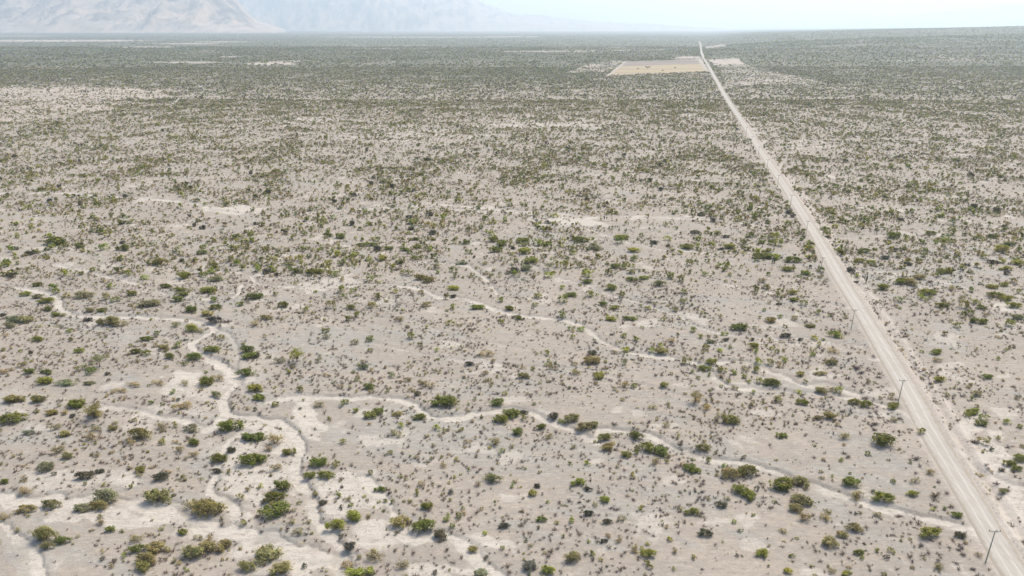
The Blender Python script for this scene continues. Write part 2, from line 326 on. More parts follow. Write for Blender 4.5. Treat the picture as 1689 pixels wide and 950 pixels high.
# each face belongs to open plain, a named wash bed or the field: one continuous surface cut along its own edges
wid = S_['wid']; fw = np.max(wid[F], 1)
names = {}
for i, (n, *_x) in enumerate(WL):
    names[i] = n[0] if n not in ('m', 'q', 'r', 'o') else None
fgrp = np.array([0] * len(F)); order = ['a', 'b', 'c', 'd', 'e', 'f', 'h', 'k']
allin = np.min(wid[F], 1) >= 0
for k, nm in enumerate(order):
    ids = [i for i in names if names[i] == nm]
    fgrp[np.isin(fw, ids) & allin] = k + 1
ff = (special[:, 0][F].min(1) > 0); fgrp[ff] = 20
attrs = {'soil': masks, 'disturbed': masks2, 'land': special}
for gi in sorted(set(fgrp.tolist())):
    fs = F[fgrp == gi]
    if gi == 0: vv, ff_ = Vg, fs; at_ = attrs
    else:
        used, inv = np.unique(fs, return_inverse=True); vv = Vg[used]; ff_ = inv.reshape(fs.shape); at_ = {k: a[used] for k, a in attrs.items()}
    nm = 'desert_ground' if gi == 0 else ('crop_field' if gi == 20 else 'dry_wash')
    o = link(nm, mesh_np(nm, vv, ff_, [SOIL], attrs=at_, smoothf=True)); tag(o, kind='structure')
def ground_z(x, y):
    return surface(np.atleast_1d(x), np.atleast_1d(y))['h']

# ------------------------------------------------------------ dirt road
prof = [(-4.4, -.12), (-3.9, .06), (-3.4, .10), (-2.2, .11), (-1.5, .07), (-.8, .12), (0, .14), (.8, .12), (1.5, .07), (2.2, .11), (3.3, .12), (3.8, .2), (4.3, -.1)]
seg = np.linalg.norm(np.diff(ROAD, axis=0), axis=1); cum = np.concatenate([[0], np.cumsum(seg)])
ss = [0.0]
while ss[-1] < cum[-1]: ss.append(ss[-1] + max(1.2, ss[-1] * .008))
ss = np.minimum(ss, cum[-1]); RX = np.interp(ss, cum, ROAD[:, 0]); RY = np.interp(ss, cum, ROAD[:, 1])
TX = np.gradient(RX); TY = np.gradient(RY); ln = np.hypot(TX, TY) + 1e-9; NX, NY = TY / ln, -TX / ln
rv = []; ra = []
for i in range(len(ss)):
    wsc = .92 + .06 * math.sin(ss[i] / 23) + max(0, ss[i] - 900) / 2600 * .5
    zf = 1 + ss[i] * .0002
    for (o_, dz) in prof:
        e = o_ * wsc + (.35 * (vnoise(np.array([ss[i] / 3.1]), np.array([o_]), 5)[0] - .5) if abs(o_) > 3.3 else 0)
        x, yy = RX[i] + NX[i] * e, RY[i] + NY[i] * e
        rv.append((x, yy, float(road_h(np.array(x), np.array(yy))) + .05 + dz * zf + max(0, ss[i] - 1500) * .0006)); ra.append((o_ / 9 + .5, (ss[i] % 400) / 400, 0))
k = len(prof); I = np.arange(len(rv)).reshape(-1, k); RF = np.stack([I[:-1, :-1], I[:-1, 1:], I[1:, 1:], I[1:, :-1]], -1).reshape(-1, 4)
g = N('packed_dirt'); geo = g.n('NewGeometry'); pos = geo.outputs['Position']
A = g.n('Attribute', attribute_name='across'); sp = g.n('SeparateColor'); g.l(A.outputs['Color'], sp.inputs[0])
al = g.mapping(pos, R(-13.5) * 1, (1.6, .05, 1)); st = g.noise(al, 1.0, 4, .6); fn = g.noise(pos, 1.5, 5, .7)
c = g.mix(g.ramp(st, .35, .65), (.315, .288, .247), (.355, .328, .286)); c = g.mix(g.math('MULTIPLY', g.ramp(fn, .5, .75), .35), c, (.30, .275, .24))
wave = g.math('ABSOLUTE', g.math('SUBTRACT', g.math('ABSOLUTE', g.math('SUBTRACT', sp.outputs[0], .5)), .15))
c = g.mix(g.math('MULTIPLY', g.ramp(wave, .05, .0), .55), c, (.455, .42, .37))
c = g.mix(g.math('MULTIPLY', g.ramp(g.math('ABSOLUTE', g.math('SUBTRACT', sp.outputs[0], .52)), .035, 0.0), .45), c, (.29, .262, .23))
c = g.mix(g.math('MULTIPLY', g.ramp(g.math('ABSOLUTE', g.math('SUBTRACT', sp.outputs[0], .93)), .05, 0.0), .6), c, (.34, .28, .23))
edge = g.math('ADD', g.math('ABSOLUTE', g.math('SUBTRACT', sp.outputs[0], .5)), g.math('MULTIPLY', g.math('SUBTRACT', g.noise(pos, .45, 5, .7), .5), .32))
c = g.mix(g.ramp(edge, .30, .40), c, (.275, .238, .19)); c = g.mix(g.math('MULTIPLY', g.ramp(g.noise(pos, .12, 4, .6), .5, .65), .35), c, (.30, .268, .225))
g.l(c, g.b.inputs['Base Color']); bmp = g.n('Bump'); bmp.inputs['Strength'].default_value = .4; bmp.inputs['Distance'].default_value = .15; g.l(g.math('ADD', fn, st), bmp.inputs['Height']); g.l(bmp.outputs[0], g.b.inputs['Normal'])
tag(link('dirt_road', mesh_np('dirt_road', rv, RF, [g.m], attrs={'across': np.array(ra)}, smoothf=True)), kind='structure')

# ------------------------------------------------------------ mountains
g = N('bare_rock'); geo = g.n('NewGeometry'); pos = geo.outputs['Position']
nb = g.noise(g.mapping(pos, .35, (1.6, .5, .6)), .0026, 7, .7); nf = g.noise(pos, .012, 5, .7)
c = g.mix(g.ramp(nb, .35, .65), (.07, .055, .045), (.44, .31, .205)); c = g.mix(g.math('MULTIPLY', g.ramp(nf, .5, .7), .5), c, (.13, .12, .085))
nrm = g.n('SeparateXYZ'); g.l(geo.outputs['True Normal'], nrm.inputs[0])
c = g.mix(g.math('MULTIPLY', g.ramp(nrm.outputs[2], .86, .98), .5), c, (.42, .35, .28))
g.l(c, g.b.inputs['Base Color']); ROCK = g.m
def ridged(x, y, o, s):
    r = 0; a = .5; t = 0
    for i in range(o):
        n = 1 - np.abs(2 * vnoise(x, y, s + 13 * i) - 1); r = r + a * n * n; t += a; a *= .52
        x, y = x * 2.05 + y * .4, y * 2.05 - x * .4
    return r / t
TOP = 0
def mountain(name, u0, u1, dist, depth, crest, nu, nd, seed, spur=1.0, k=1.25):
    """a range seen between photo columns u0..u1 whose foot lies at dist; crest(u) gives its height in metres"""
    us = np.linspace(u0, u1, nu); ts = np.linspace(0, 1, nd)
    UU, TT = np.meshgrid(us, ts, indexing='ij'); S = (UU - 844.5) / (FPX / CP) * 1.0
    D = dist + depth * TT; Xm = S * D; Ym = D
    c = crest(UU)
    rid = ridged(Xm / (2600 * spur), Ym / (5200 * spur), 6, seed); rid2 = fbm(Xm / 900, Ym / 1800, 5, seed + 3)
    prf = TT ** 1.25 * (1.9 - .9 * TT)
    front = (.15 + 1.25 - k + k * rid) * prf
    hgt = c * (front + .18 * (rid2 - .5) * smooth(0, .3, TT)) * (1 - smooth(.88, 1, TT) * .6)
    hgt = hgt + 30 * TT - 12 + 55 * smooth(.0, .2, TT) * rid2
    Vm = np.stack([Xm, Ym, hgt], -1).reshape(-1, 3)
    I = np.arange(nu * nd).reshape(nu, nd); Fm = np.stack([I[:-1, :-1], I[1:, :-1], I[1:, 1:], I[:-1, 1:]], -1).reshape(-1, 4)
    global TOP; TOP = max(TOP, float(Vm[:, 2].max()))
    return tag(link(name, mesh_np(name, Vm, Fm, [ROCK], smoothf=False)), kind='structure')
def px2m(v, d): return (46 - v) * d / (FPX / CP) * .98 + H
def cr_a(u):  # steep near range, drops away by column 420
    return np.interp(u, [-700, -200, 60, 200, 330, 380, 420, 470], [2100, 2050, 2000, 1900, 1700, 1100, 300, 40])
def cr_b(u):
    v = np.interp(u, [200, 600, 700, 740, 775, 800, 850, 900, 1000, 1060, 1130, 1200], [-62, -56, -28, 0, 3, 10, 25, 29, 37, 42, 46, 49])
    return np.maximum(px2m(v, 29000), 20)
def cr_c(u):
    v = np.interp(u, [1150, 1260, 1330, 1380, 1440, 1520, 1640, 1800, 2300], [48, 42, 38, 31, 33, 28, 14, 8, 4])
    return np.maximum(px2m(v, 39000), 10)
mountain('mountain', -700, 470, 14000, 5200, cr_a, 420, 150, 5)
mountain('mountain', 150, 1220, 24500, 5000, cr_b, 360, 90, 44, 1.3, .7)
mountain('mountain', 1120, 2300, 37000, 3000, cr_c, 200, 40, 71, 1.6, .5)

# ------------------------------------------------------------ haze
g = N('haze'); g.t.nodes.remove(g.b); pv = g.n('VolumePrincipled'); g.l(pv.outputs[0], g.t.nodes['Material Output'].inputs['Volume'])
pv.inputs['Color'].default_value = (.755, .885, .985, 1); pv.inputs['Density'].default_value = 6.0e-5; pv.inputs['Anisotropy'].default_value = .42
def box_me(name, lo, hi, mat):
    V = [(x, y, z) for x in (lo[0], hi[0]) for y in (lo[1], hi[1]) for z in (lo[2], hi[2])]
    Fb = [(0, 1, 3, 2), (4, 6, 7, 5), (0, 4, 5, 1), (2, 3, 7, 6), (0, 2, 6, 4), (1, 5, 7, 3)]
    return mesh_np(name, V, Fb, [mat])
zmin = min(float(Vg[:, 2].min()), -15)
tag(link('haze', box_me('haze', (-52000, -4000, zmin - 1), (52000, 43000, TOP + 60), g.m)), kind='stuff')

# ------------------------------------------------------------ plant materials
def plant_mat(name, k=1.0, trans=0.0):
    g = N(name); A = g.n('Attribute', attribute_name='tint'); oi = g.n('ObjectInfo')
    geo = g.n('NewGeometry'); nz = g.noise(geo.outputs['Position'], 1.3, 2)
    c = g.mix(1.0, oi.outputs['Color'], A.outputs['Color'], 'MULTIPLY')
    c = g.mix(g.math('MULTIPLY', g.ramp(nz, .35, .65), .5), c, g.mix(1.0, c, (1.3, 1.2, .95), 'MULTIPLY'))
    g.l(c, g.b.inputs['Base Color'])
    if trans:
        tr = g.n('BsdfTranslucent'); g.l(c, tr.inputs[0]); ms = g.n('MixShader'); ms.inputs[0].default_value = trans
        g.l(g.b.outputs[0], ms.inputs[1]); g.l(tr.outputs[0], ms.inputs[2]); g.l(ms.outputs[0], g.t.nodes['Material Output'].inputs[0])
    return g.m
LEAF = plant_mat('leaves', trans=.38); TWIG = plant_mat('twigs')
g = N('brown_wood'); g.b.inputs['Base Color'].default_value = (.12, .085, .06, 1); WOOD = g.m
# ------------------------------------------------------------ plant prototypes (unit width 1, base at z=0)
def stick(a, b, ra, rb):
    """three-sided tapering stick"""
    a = np.array(a, float); b = np.array(b, float); d = b - a; d = d / (np.linalg.norm(d) + 1e-9)
    p = np.cross(d, (0, 0, 1) if abs(d[2]) < .9 else (1, 0, 0)); p /= np.linalg.norm(p); q = np.cross(d, p)
    V = []
    for c, r in ((a, ra), (b, rb)):
        for k in range(3): V.append(c + r * (p * math.cos(k * 2.094) + q * math.sin(k * 2.094)))
    F = [(0, 1, 4), (0, 4, 3), (1, 2, 5), (1, 5, 4), (2, 0, 3), (2, 3, 5)]
    return np.array(V), np.array(F)
class Acc:
    def __init__(s): s.V = []; s.F = []; s.C = []; s.n = 0
    def add(s, V, F, c=(1, 1, 1)):
        s.V.append(V); s.F.append(np.asarray(F) + s.n); s.C.append(np.tile(np.asarray(c, float), (len(V), 1))); s.n += len(V)
    def arr(s): return np.vstack(s.V), np.vstack(s.F), np.vstack(s.C)
def crown(r, n, leaf, nclump, hh, spiky=0.0):
    """a domed crown of clumps of small leaf faces; returns V, F, C"""
    cl = []; lop = r.uniform(.55, 1.12, 8)
    for k in range(nclump):
        an = r.uniform(0, 6.283); q = math.sqrt((k + .5) / nclump); rad = .40 * q * lop[int(an / .7855) % 8]; sz = r.uniform(.085, .15)
        z = hh * (.18 + .62 * math.sqrt(max(0, 1 - (rad / .46) ** 2)) * r.uniform(.55, 1.1))
        cl.append((rad * math.cos(an), rad * math.sin(an), z, sz, r.uniform(.72, 1.28)))
    cl = np.array(cl); kk = r.integers(0, nclump, n); c = cl[kk]
    d = r.normal(size=(n, 3)); d /= np.linalg.norm(d, axis=1)[:, None]; d[:, 2] = np.where((d[:, 2] < -.1) & (r.uniform(0, 1, n) < .6), -d[:, 2], d[:, 2])
    rr = c[:, 3] * r.uniform(.5, 1.08 + spiky, n)
    z = c[:, 2] + d[:, 2] * rr * hh * 2.0
    low = r.uniform(0, 1, n) < .18; z = np.where(low, z * r.uniform(.1, .6, n), z)
    P = np.stack([c[:, 0] + d[:, 0] * rr, c[:, 1] + d[:, 1] * rr, np.maximum(z, .015)], 1)
    nn = d * .8 + r.normal(size=(n, 3)) * .45; nn[:, 2] += .5; nn /= np.linalg.norm(nn, axis=1)[:, None]
    t = np.cross(nn, r.normal(size=(n, 3))); t /= np.linalg.norm(t, axis=1)[:, None]; b = np.cross(nn, t)
    s = leaf * r.uniform(.6, 1.4, n)[:, None]
    V = np.stack([P - t * s * .7 - b * s * .4, P + t * s * .7 - b * s * .4, P + b * s * .95], 1).reshape(-1, 3)
    F = np.arange(3 * n).reshape(n, 3)
    C = np.repeat((c[:, 4] * r.uniform(.8, 1.2, n))[:, None] * np.array([[1, 1, 1]]) * (1 + r.normal(size=(n, 3)) * np.array([.08, .03, .08])), 3, 0)
    return V, F, np.clip(C, .3, 2)
def stems(r, n, hh, thick=.012):
    a = Acc()
    for k in range(n):
        an = r.uniform(0, 6.28); rad = r.uniform(.15, .36); m = (rad * .5 * math.cos(an), rad * .5 * math.sin(an), hh * r.uniform(.2, .4)); e = (rad * math.cos(an + .3), rad * math.sin(an + .3), hh * r.uniform(.45, .8))
        a.add(*stick((0, 0, -.03), m, thick, thick * .8)); a.add(*stick(m, e, thick * .8, thick * .3))
    return a.arr()
def twiggy(r, n, sub, thick):
    a = Acc()
    for k in range(n):
        an = r.uniform(0, 6.28); el = r.uniform(.25, 1.25); L = r.uniform(.35, .62); d = np.array((math.cos(an) * math.cos(el), math.sin(an) * math.cos(el), math.sin(el)))
        e = d * L; c = r.uniform(.7, 1.3); a.add(*stick((0, 0, -.04), e * .55, thick, thick * .8), (c,) * 3)
        bend = d + r.normal(size=3) * .22; a.add(*stick(e * .55, e * .55 + bend * L * .5, thick * .8, thick * .25), (c,) * 3)
        for j in range(sub):
            st = e * r.uniform(.25, .6); dd = d + r.normal(size=3) * .6; dd /= np.linalg.norm(dd); dd[2] = abs(dd[2]); c2 = c * r.uniform(.8, 1.2)
            a.add(*stick(st, st + dd * L * r.uniform(.3, .55), thick * .6, thick * .2), (c2,) * 3)
    return a.arr()
def r_(k): return np.random.default_rng(k)
NP_ = 14
CROWN = [crown(r_(100 + i), 1150, .042, 22 + i, .42, .18) for i in range(NP_)]
CROWN_S = [crown(r_(200 + i), 240, .062, 11 + i % 4, .5) for i in range(NP_)]
DRY = [crown(r_(300 + i), 420, .038, 14, .45, spiky=.35) for i in range(6)]
STEM = [stems(r_(400 + i), 9, .42) for i in range(4)]
DRYST = [twiggy(r_(450 + i), 16, 2, .009) for i in range(4)]
DEAD = [twiggy(r_(500 + i), 11 + i % 5, 2, .024) for i in range(8)]
DEADDENSE = [twiggy(r_(550 + i), 26, 3, .022) for i in range(5)]
LOD1 = [crown(r_(600 + i), 40, .15, 6, .5) for i in range(8)]
LOD2 = [crown(r_(700 + i), 18, .2, 5, .45) for i in range(8)]
TWL = [twiggy(r_(800 + i), 5, 0, .045) for i in range(8)]
def twl_lite(r, n):
    V = []; 
    for k in range(n):
        an = r.uniform(0, 6.28); L = r.uniform(.35, .6); w_ = .07; x, y_ = math.cos(an), math.sin(an)
        V += [(-y_ * w_, x * w_, -.02), (y_ * w_, -x * w_, -.02), (x * L, y_ * L, r.uniform(.2, .6))]
    return np.array(V), np.arange(3 * n).reshape(n, 3), np.repeat(r.uniform(.7, 1.3, n), 3)[:, None] * np.ones((1, 3))
TWL2 = [twl_lite(r_(850 + i), 7) for i in range(8)]
TUFT = [twl_lite(r_(880 + i), 5) for i in range(8)]

KC = {'g': (.190, .205, .060), 'b': (.275, .280, .075), 'o': (.275, .245, .108), 's': (.265, .265, .150), 'y': (.33, .28, .145), 'd': (.115, .112, .082), 'k': (.20, .160, .135)}
# ------------------------------------------------------------ plants traced from the photo: per photo window (x0, y0), x,y,w,h in 1/3.167 px and a letter for the look
HAND = {
(0, 650): "60,130,130,70,g;75,25,110,45,o;200,25,80,50,o;410,50,90,60,g;265,95,90,30,o;150,200,70,30,s;290,170,70,45,y;335,210,80,35,o;500,105,90,45,o;495,180,60,50,y;480,225,90,50,y;725,215,130,80,o;680,250,70,40,y;590,180,60,30,o;785,45,35,35,g;380,110,35,30,d;305,290,80,60,y;355,325,75,45,s;245,380,95,75,s;285,418,35,30,d;440,430,100,55,d;525,405,60,25,d;20,465,60,35,g;140,515,90,50,y;560,530,150,100,s;520,585,110,60,o;430,595,110,50,s;820,535,160,90,o;265,575,100,60,o;145,600,100,50,o;735,395,60,50,g;725,425,50,30,y;845,435,90,60,d;850,255,50,30,g;1015,255,80,40,g;950,65,120,45,y;1005,175,80,65,s;850,170,70,40,y;940,290,60,40,y;1010,315,60,40,y;920,250,40,30,y;1205,170,130,80,g;1310,230,110,50,g;1210,295,60,40,d;1145,335,110,55,g;1310,350,130,80,g;1130,400,60,35,d;1005,575,110,90,y;1085,590,160,110,o;1255,540,50,40,o;240,740,150,90,o;330,770,90,45,g;250,800,80,50,s;575,705,60,45,g;530,670,70,40,y;715,810,90,50,g;710,755,80,50,y;820,790,110,90,o;770,860,120,80,o;750,905,100,60,o;960,715,65,45,g;1020,825,140,80,o;1110,795,130,80,o;1180,780,90,60,o;1040,745,60,40,y;1290,900,100,60,o;1360,820,60,70,o;540,865,40,30,d;20,640,70,60,y",
(420, 650): "30,20,70,40,g;110,50,50,50,g;470,50,50,40,g;600,110,70,60,g;645,90,70,55,g;520,88,50,35,g;745,105,60,30,o;865,118,65,45,g;1000,40,140,65,g;1270,40,80,50,g;1335,100,90,70,g;1290,130,80,60,g;765,168,40,28,b;950,183,45,22,b;25,225,80,55,g;110,245,110,80,y;75,290,70,30,y;180,305,75,55,g;20,340,90,55,g;110,385,80,50,y;335,365,105,60,g;420,372,50,38,g;288,430,75,48,g;370,428,90,48,g;147,485,110,70,g;100,540,110,70,g;115,605,170,90,g;50,560,40,40,d;465,252,38,28,b;605,413,32,28,g;735,210,80,40,y;1250,250,85,55,y;1110,250,50,30,y;1290,303,50,35,s;1245,443,90,65,s;655,497,65,35,g;848,518,38,28,g;1025,510,40,40,d;1018,556,25,22,b;435,530,45,35,g;505,580,35,35,g;455,588,30,35,d;355,568,48,38,d;652,560,25,35,g;683,553,28,28,g;720,562,35,28,g;897,583,70,60,g;758,660,110,90,o;885,690,130,80,g;970,725,90,75,d;425,685,110,75,b;520,640,110,65,b;230,715,75,60,y;500,785,75,60,d;625,835,110,80,y;1140,805,65,40,o;1210,847,35,38,d;1070,633,45,55,g;1005,640,50,50,g;1188,600,28,24,b;1200,727,35,28,b;65,820,130,130,o;145,905,110,90,o;260,888,40,45,d;545,925,150,60,b;770,885,90,60,y;490,870,80,70,y;1190,930,100,60,s;940,920,40,50,d;745,720,40,30,d;600,160,30,20,y;340,60,70,40,y;985,370,40,40,y;1305,690,60,35,d",
(840, 650): "20,95,70,60,g;70,90,70,28,d;78,125,40,38,g;233,113,60,50,d;45,195,65,60,g;168,172,65,38,g;330,130,90,60,o;272,140,40,30,g;400,172,110,50,o;440,160,60,45,g;500,228,80,45,g;512,275,80,55,o;662,218,80,60,g;720,280,100,70,g;790,298,90,70,g;610,315,60,50,g;660,305,40,30,g;770,355,70,50,y;410,363,38,34,b;320,365,28,25,g;640,415,38,35,b;652,375,20,25,g;360,465,80,50,b;410,498,50,30,d;145,480,45,30,d;125,515,60,50,b;500,553,65,50,b;205,565,25,25,b;940,385,70,60,g;975,405,60,45,g;1032,345,45,30,g;1150,415,110,85,o;1240,405,120,80,o;1205,500,90,80,g;1250,530,80,75,g;955,620,80,48,b;1110,580,65,50,d;1025,725,75,60,d;410,628,65,38,d;170,655,60,40,g;325,665,45,25,b;248,670,35,35,y;590,650,60,50,y;510,672,60,35,d;495,768,45,32,d;568,762,48,42,y;838,765,40,28,b;725,835,90,60,b;690,808,30,30,b;718,785,30,20,b;330,850,100,75,o;105,890,75,90,d;208,920,90,60,b;478,867,30,26,b;725,900,50,15,g;1320,830,75,50,b;1155,140,110,55,o;1110,115,60,40,y;1010,285,80,55,o;820,165,50,40,y;750,70,50,40,y;975,30,45,40,y;1025,70,60,50,y;908,122,35,15,k;286,747,26,20,g;412,770,28,26,g;915,505,20,14,b;797,663,16,12,b;1360,455,20,30,b;550,155,40,35,k;210,225,60,40,y;150,700,30,28,d",
(1259, 650): "205,52,70,36,g;80,35,50,28,o;470,48,70,40,o;530,60,75,45,g;675,62,80,45,b;285,132,60,28,o;345,125,80,45,o;415,95,45,28,k;680,140,50,38,y;92,218,60,50,g;620,248,130,90,g;555,102,26,20,k;560,122,34,22,k;582,160,45,35,k;577,188,35,30,k;820,203,50,36,b;415,225,75,45,y;418,265,28,25,y;408,348,36,22,g;262,275,24,14,g;90,465,120,100,g;185,460,110,90,o;190,560,115,90,o;165,600,90,50,o;240,570,50,60,g;460,465,120,60,g;495,530,90,70,y;575,513,30,30,d;625,545,110,65,b;780,522,65,45,b;870,410,55,45,y;790,455,60,35,y;215,650,90,60,y;320,635,60,80,y;340,775,90,85,o;410,735,70,50,o;470,700,90,60,o;865,730,115,75,b;1023,740,60,48,d;1055,780,30,30,y;1008,635,65,45,g;1045,670,25,50,k;820,795,50,40,k;495,835,60,38,g;598,825,38,30,g;662,827,40,22,g;640,858,45,35,d;515,862,30,26,g;5,835,50,50,b;145,845,35,30,g;130,925,60,45,b;430,942,70,20,g;355,925,50,40,y;920,905,60,60,y;1040,840,40,40,k;1095,918,40,28,k;1090,95,100,35,g;1068,120,45,20,g;1153,125,45,35,g;1137,158,65,50,g;1140,255,55,42,o;1095,255,70,30,k;1015,143,40,25,k;1220,225,35,60,y;1268,152,40,22,b;1340,175,40,30,g;1280,365,70,50,g;1320,395,60,40,g;1335,340,70,55,g;1130,425,60,30,y;1250,515,65,28,o;1245,400,60,40,k;900,525,90,40,k;705,637,55,28,k;800,340,60,30,k;535,15,50,30,k;440,330,40,30,k",
(0, 380): "300,60,110,55,g;80,95,45,25,d;155,122,60,30,d;410,88,65,30,g;645,98,80,40,g;705,80,40,24,g;545,98,50,30,b;840,170,95,50,o;930,105,50,50,s;1060,120,65,28,g;1120,187,70,32,g;60,235,70,30,d;355,230,50,22,b;415,228,50,28,g;200,282,60,30,g;670,233,48,24,b;760,250,50,28,b;960,243,90,45,g;1063,238,50,30,g;1135,260,70,35,s;290,320,50,25,g;275,300,50,25,g;140,333,60,30,b;250,368,80,36,g;200,345,60,28,o;585,297,50,26,g;865,298,70,28,g;695,335,65,34,g;1090,318,110,36,g;435,340,100,45,s;355,342,50,22,o;550,357,55,30,o;605,370,55,30,g;1325,352,80,40,g;940,315,65,26,g;960,338,80,26,g;935,368,70,36,g;255,412,60,28,g;305,440,75,24,g;540,420,65,24,g;470,420,60,30,o;790,390,120,40,s;740,402,30,25,d;1130,407,65,34,g;1120,372,50,22,g;1265,388,55,26,g;1000,420,80,45,g;1120,475,90,45,d;1085,435,60,50,o;15,440,30,25,d;135,465,70,60,s;75,470,90,50,s;50,500,70,40,s;575,485,130,60,o;640,495,50,30,s;470,470,40,25,d;1005,518,80,50,b;1045,525,40,40,y;920,500,50,30,o;360,530,40,30,g;200,570,70,32,g;368,575,35,28,g;765,573,65,30,g;825,550,40,18,g;708,638,65,35,g;765,648,50,30,g;855,617,65,32,o;940,613,55,28,g;890,662,65,38,g;1018,665,90,48,g;1115,625,90,40,g;415,632,60,30,b;160,640,36,20,d;15,622,35,26,g;1290,625,85,50,g;1300,660,90,40,g;1340,650,50,45,d;1285,747,90,45,g;1330,830,90,50,b;1350,880,60,40,b;1155,567,50,28,o;155,738,70,34,g;245,742,75,30,g;238,788,110,42,g;425,722,50,32,g;485,742,55,26,g;345,797,100,35,s;465,800,60,25,s;560,750,30,28,d;830,800,80,30,y;1080,790,90,70,g;1140,775,70,50,y;700,808,80,30,y;70,878,100,40,o;400,905,90,50,g;195,880,70,50,o;905,843,38,28,g;1130,860,65,40,s;720,685,50,24,y;118,700,60,40,y;20,730,50,60,y;975,700,35,25,g;635,838,80,25,y;970,800,50,40,y;1330,490,60,45,y;1185,480,60,24,k",
(420, 380): "80,30,40,25,g;265,20,40,20,g;380,25,60,30,g;450,28,60,40,g;560,75,60,28,g;615,72,60,26,g;640,48,35,18,g;245,97,30,22,g;515,146,48,24,g;665,148,60,40,b;735,140,35,30,g;830,147,50,26,g;1120,120,40,26,g;850,85,65,22,g;780,100,60,24,g;700,92,60,24,g;835,45,60,22,g;1047,62,40,16,g;1245,50,60,40,g;1290,70,60,50,g;1260,108,80,40,g;1345,122,28,50,b;225,215,65,40,g;325,218,100,30,g;380,200,40,50,b;120,235,40,24,d;180,178,75,24,o;420,235,50,26,g;605,257,45,32,g;460,258,40,28,o;455,315,50,30,g;515,313,38,26,g;470,340,35,20,b;26,348,60,36,g;112,338,32,20,g;155,393,65,42,g;397,397,55,45,o;545,442,55,30,g;490,468,55,30,g;20,205,50,50,g;735,322,40,30,b;640,353,55,34,g;868,322,40,24,o;900,393,55,22,o;1040,300,85,28,b;1000,352,50,28,g;1040,340,40,24,d;1038,207,40,28,g;1160,403,90,30,g;1038,405,45,20,b;1330,407,60,30,g;1285,360,48,32,g;1282,478,42,28,g;950,190,50,30,s;805,225,55,30,o;860,245,70,40,o;905,255,65,45,o;900,507,30,32,b;820,558,55,30,g;862,598,38,26,g;603,563,55,48,g;520,580,45,45,o;375,525,45,35,g;375,555,50,35,s;605,622,32,22,g;570,712,65,42,s;720,755,50,35,s;600,817,70,42,g;240,835,45,34,g;855,850,50,36,d;175,740,45,25,g;130,680,80,40,y;760,465,60,40,y;370,466,30,18,g;900,805,90,40,y;1215,650,80,40,y;1205,742,40,30,y;1120,700,55,30,d;950,625,30,28,b;1305,850,35,20,b;15,830,50,40,g;10,650,50,60,g;505,405,60,35,o;615,400,50,25,o;1020,495,50,26,o;265,418,50,30,b;60,460,70,30,o;805,780,50,30,y;95,175,60,20,o;40,160,40,24,g;745,202,60,22,k;1205,175,35,22,o;1080,170,60,24,s",
(840, 380): "75,55,80,38,b;140,72,50,22,b;370,48,90,34,g;430,40,35,22,b;445,82,65,56,s;580,35,90,34,b;570,60,60,24,g;655,105,85,30,b;690,22,30,30,g;822,45,45,26,b;928,85,80,34,g;982,82,42,36,b;1055,78,42,22,b;1150,85,80,34,b;1220,68,45,30,g;1300,135,60,40,g;1345,138,60,38,g;1105,98,36,18,d;1130,30,55,20,d;970,10,65,22,d;755,62,50,26,d;830,78,28,24,d;335,122,42,24,b;885,118,40,22,b;655,152,50,30,g;255,190,48,38,b;305,193,58,28,b;550,190,65,34,g;640,185,40,24,b;15,120,30,55,b;85,115,80,45,b;120,165,80,34,b;90,200,65,40,s;35,225,52,30,g;207,237,55,28,b;415,235,58,22,b;410,265,65,26,g;640,255,60,30,b;700,250,65,26,b;845,238,60,40,g;785,280,70,40,s;530,298,65,48,g;280,300,40,22,b;325,333,70,28,g;425,335,48,30,b;150,342,55,24,b;280,367,60,30,g;490,382,60,26,g;550,402,65,26,b;592,340,50,26,g;138,385,36,20,g;725,402,42,30,b;730,372,50,26,k;910,325,45,26,g;905,372,45,26,g;865,410,40,36,g;530,460,75,26,b;632,458,72,24,g;805,460,36,24,g;270,440,52,36,g;45,455,60,24,g;15,408,36,30,g;1018,232,40,20,b;945,175,50,30,o;1285,310,55,38,g;1345,300,40,36,g;1205,508,95,44,g;960,520,42,30,g;1132,568,38,22,d;1120,537,40,20,b;997,552,36,24,g;1078,553,24,16,g;605,552,50,34,g;655,568,45,26,b;375,515,48,34,b;320,512,40,24,o;535,540,40,20,k;605,620,58,30,b;555,640,45,24,y;435,640,55,40,d;435,682,115,50,o;470,757,60,60,b;600,695,40,32,s;800,632,95,40,o;790,605,40,24,b;745,628,40,30,b;840,575,65,24,y;920,690,60,22,o;1055,685,70,40,b;1028,612,50,30,b;1010,638,36,22,y;1100,625,40,28,b;1050,580,60,28,s;1280,600,60,35,b;1285,630,35,30,b;1300,685,45,40,b;1015,720,75,34,g;955,738,28,28,g;1042,752,30,26,g;1108,732,55,36,g;1168,740,48,40,g;1235,762,45,40,g;1228,720,40,50,y;1302,790,52,42,g;1345,798,45,50,g;1255,795,30,30,b;810,812,60,40,g;1272,853,40,26,o;595,812,65,40,y;650,817,40,20,g;345,745,65,38,y;222,718,60,36,y;72,762,72,36,o;195,640,40,50,b;1172,825,48,40,y;990,775,30,28,g;1300,735,55,30,g;330,560,35,25,g;900,260,50,24,o;1320,265,60,30,y;1330,412,32,26,g",
